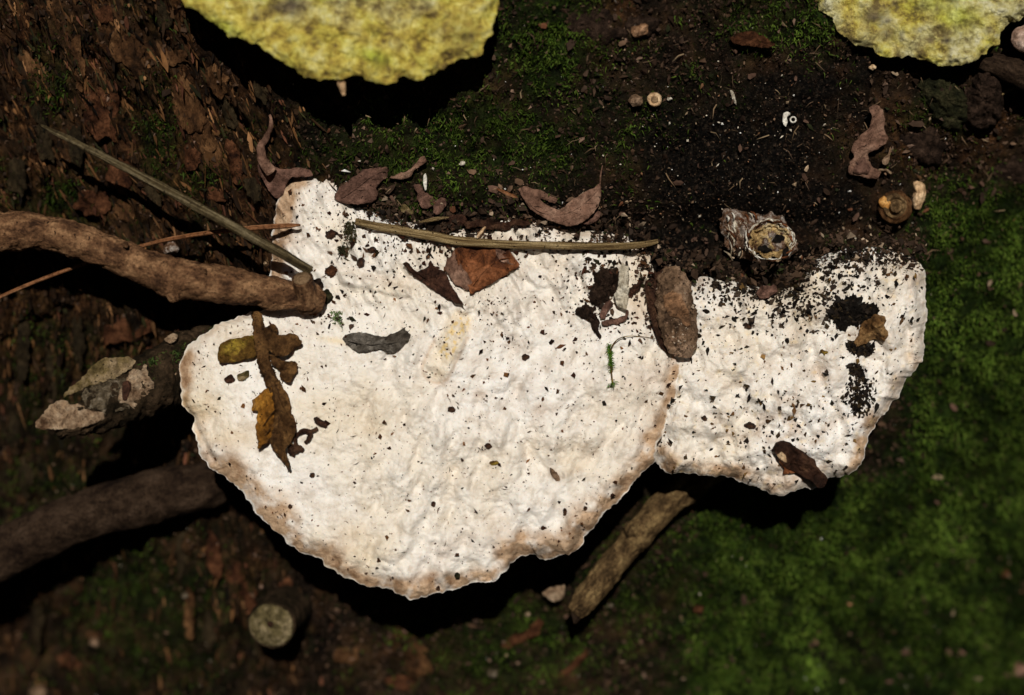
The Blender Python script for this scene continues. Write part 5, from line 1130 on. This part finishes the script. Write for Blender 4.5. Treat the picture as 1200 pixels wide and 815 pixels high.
# litter round the branch tip
for (a, b, rx, ry, hh, mk, nm, lab) in ((383, 348, 7, 9, 9, 'mossclod', 'dirt_clod', 'dark rounded clod at the very tip of the long branch'), (372, 335, 7, 9, 7, 'humus', 'dirt_clod', 'reddish dark clod right of the twig stump on the branch'), (366, 362, 12, 8, 6, 'leaf_rust', 'dirt_clod', 'rusty crumbly clod under the branch tip'),
                                        (388, 318, 7, 7, 5, 'plate_red', 'dirt_clod', 'small reddish clod right of the stalk end on the upper lobe'), (311, 306, 4, 7, 10, 'tan', 'bud', 'tiny tan bud at the left foot of the upper lobe'),
                                        (423, 308, 5, 6, 4, 'seed', 'dark_seed', 'shiny black seed on the upper lobe of the large cap'), (436, 293, 5, 4, 3, 'seed', 'dark_seed', 'black speck of bark above and right of the shiny seed'), (388, 275, 7, 5.5, 4, 'seed', 'dark_seed', 'black angular seed left of the dark moss tuft'),
                                        (616, 419, 4.5, 4, 3, 'seed', 'dark_seed', 'dark brown seed near the middle of the large cap, right of the yellow stained bump'), (529, 480, 4.5, 3.6, 2.4, 'seed', 'dark_seed', 'red brown seed below the yellow stained bump'),
                                        (508, 591, 2.8, 3.2, 2, 'seed', 'dark_seed', 'round black seed low in the middle of the large cap'), (536, 675, 3.2, 4, 2, 'mossclod', 'dark_seed', 'grey black scrap near the bottom edge of the large cap'),
                                        (572, 523, 5, 3.4, 2, 'seed', 'dark_seed', 'reddish dark scrap in the lower middle of the large cap'), (579, 543, 5, 3, 2.4, 'leaf_yellow', 'dark_seed', 'olive brown chip below the reddish scrap on the large cap'),
                                        (650, 557, 4, 9, 3, 'stub', 'brown_seed', 'greyish brown oblong seed sunk in the lower right of the large cap'), (366, 557, 3, 3, 2, 'seed', 'dark_seed', 'dark red seed right of the withered leaf tip'),
                                        (340, 594, 2.8, 2.6, 2, 'seed', 'dark_seed', 'dark red seed near the brown lower left margin'), (662, 600, 2.4, 5, 2, 'seed', 'dark_seed', 'slim black seed in the lower right of the large cap'),
                                        (686, 596, 2.6, 2.6, 2, 'seed', 'dark_seed', 'round red brown seed on the tan lower right margin'), (636, 619, 2.4, 2.6, 2, 'seed', 'dark_seed', 'round dark seed above the notch in the lower margin')):
    P = ell(a, b, rx, ry, -35 if rx == 4 and ry == 9 else random.uniform(-15, 15), 14, .12)
    f_ = (lambda x, y, t, hh=hh, r0=rx: big_w(x, y) + 1 + hh * (1 - t ** 2.5) + .2 * hh * fbm(x, y, r0 * .6, 3, 3))
    tag(lump(nm, P, f_, lambda x, y, t: big_w(x, y) - 5, M[mk], None, n=40, nr=12, jit=rx * .2, jscale=5), lab, nm.replace('_', ' ').replace('dark ', '').replace('brown ', ''), {'dirt_clod': 'dirt clods on the caps', 'dark_seed': 'seeds on the large cap'}.get(nm))
q9 = lambda p: zz(230, 340, 3.705, p)
for q_, mk, lab in (([(120, 385), (150, 365), (168, 388), (150, 402), (130, 402)], 'leaf_dark', 'small brown flake below the yellow side leaf'), ([(175, 370), (200, 358), (230, 350), (228, 375), (205, 392), (180, 392)], 'flake_olive', 'pale olive flake below the yellow side leaf')):
    tag(sheet('leaf_scrap', q9(q_), onbig(280, 440, 3), M[mk], None, th=1.2, step=2.2), lab, 'leaf scrap', 'leaf scraps on the cap')
# fallen hair-thin bits on the caps
n = 90; x, y = scatter(n, 240, 1060, 280, 660); ok = inside(IN_BIG, x, y) | inside(IN_SM, x, y); x, y = x[ok], y[ok]; n = len(x)
wb = np.where(x < 780, big_w(x, y), sm_w(x, y))
a = rng.uniform(0, math.pi, n); l_ = rng.uniform(2, 6, n)
V = []; F = []
for i in range(n):
    p0 = W(x[i] - math.cos(a[i]) * l_[i], y[i] - math.sin(a[i]) * l_[i], wb[i] + 1.2); p1 = W(x[i], y[i], wb[i] + 2.2); p2 = W(x[i] + math.cos(a[i] + .4) * l_[i], y[i] + math.sin(a[i] + .4) * l_[i], wb[i] + 1.2)
    nx_ = np.array([math.sin(a[i]), 0, math.cos(a[i])]) * S * .45
    k = len(V); V += [p0, p1 + nx_, p2, p1 - nx_, p1 - FWD * S * .6]; F += [(k, k + 1, k + 4), (k + 1, k + 2, k + 4), (k + 2, k + 3, k + 4), (k + 3, k, k + 4)]
tag(mesh_np('fibre_bits', np.array(V), [np.array(F)], M['leaf_brown'], None, smooth=False), 'fine brown fibres lying on the white caps', kind='stuff')

# on the smaller cap
qa = lambda p: zz(860, 480, 6.667, p)
sd = thing('dark_seed', 'long dark brown pod sunk in the lower edge of the smaller white cap', 'seed pod', W(935, 545, 20))
def sdw(x, y, t):
    d, s__ = segd(x, y, 915, 528, 960, 566); return sm_w(x, y) + 4 + 10 * np.sqrt(np.clip(1 - (d / 16) ** 2, 0, 1)) + 1.2 * fbm(x * .6 + y * .6, (y - x) * 2, 12, 3, 6)
lump('husk', qa([(308, 300), (330, 262), (380, 243), (430, 255), (500, 300), (570, 350), (630, 395), (665, 460), (735, 545), (700, 612), (655, 610), (600, 560), (530, 520), (480, 490), (420, 460), (370, 410), (325, 350)]), sdw, lambda x, y, t: sm_w(x, y) - 6, M['seed'], sd, n=90, nr=26, jit=1.2, seed=3)
sheet('torn_patch', qa([(335, 355), (375, 332), (405, 360), (415, 415), (390, 408), (350, 375)]), lambda x, y: sdw(x, y, 0) + 1.2, M['tan'], sd, th=1.5, step=2)
sheet('torn_patch', qa([(350, 400), (400, 430), (470, 470), (510, 495), (440, 500), (385, 510), (390, 460)]), lambda x, y: sdw(x, y, 0) * .5 + sm_w(x, y) * .5 + 3, M['leaf_rust'], sd, th=1.5, step=2.4)
qb = lambda p: zz(920, 280, 5.09, p)
tag(lump('wood_chunk', qb([(412, 620), (425, 580), (445, 540), (470, 490), (530, 458), (592, 460), (600, 500), (598, 540), (615, 570), (600, 610), (560, 612), (520, 600), (470, 632), (425, 645)]),
         lambda x, y, t: sm_w(x, y) + 7 + 9 * (1 - t * t) + 2.6 * fbm(x * .7 + y * .5, y - x * .6, 9, 4, 8), lambda x, y, t: sm_w(x, y) - 6, M['amberwood'], None, n=90, nr=26, jit=2.4, seed=2, jscale=7), 'amber brown wood chunk embedded in the right of the smaller white cap', 'wood chunk')
tag(lump('dirt_clod', qb([(290, 430), (330, 390), (390, 340), (440, 345), (480, 385), (550, 390), (565, 440), (520, 470), (460, 480), (430, 520), (390, 510), (350, 555), (300, 520), (275, 470)]),
         lambda x, y, t: sm_w(x, y) + 1 + 4 * (1 - t * t) + 2.4 * fbm(x, y, 6, 4, 9), lambda x, y, t: sm_w(x, y) - 6, M['soil'], None, n=90, nr=26, jit=5, seed=4, jscale=5), 'black dirt clod beside the amber wood chunk on the smaller cap', 'dirt clod', 'dirt clods on the caps')
tag(ringtube('seed_ring', 1027, 320, 4.2, 12, 1.4, M['tan'], None, 1.0), 'small olive ring shaped husk near the top of the smaller cap', 'seed husk')
tag(lump('dirt_clod', zz(800, 272, 3, [(255, 215), (275, 195), (320, 185), (335, 205), (310, 228), (270, 232)]), lambda x, y, t: sm_w(x, y) + 6 + 4 * (1 - t * t) + fbm(x, y, 6, 3, 9), lambda x, y, t: sm_w(x, y) - 6, M['leaf_dull'], None, n=50, nr=12, jit=2), 'flat brown clod at the back of the smaller white cap', 'dirt clod', 'dirt clods on the caps')
for (a, b, r_, mk, lab) in ((880, 499, 6, 'seed', 'black crumb pair in the lower middle of the smaller cap'), (876, 383, 4.5, 'seed', 'black crumb upper left on the smaller cap'), (825, 490, 3.6, 'seed', 'black crumb at the lower left of the smaller cap'), (965, 413, 4, 'leaf_yellow', 'olive brown chip in the fold of the smaller cap')):
    tag(lump('soil_crumb', ell(a, b, r_ * 1.2, r_ * .7, 20, 12, .25), lambda x, y, t: sm_w(x, y) + 1 + 3 * (1 - t * t) + .6 * fbm(x, y, 4, 2, 3), lambda x, y, t: sm_w(x, y) - 4, M[mk], None, n=36, nr=10, jit=1.4, jscale=5), lab, 'soil crumb', 'loose soil crumbs')

for o in bpy.data.objects:
    if '_o' in o: del o['_o']
print('triangles', sum(len(o.data.loops) - 2 * len(o.data.polygons) for o in sc.objects if o.type == 'MESH'))
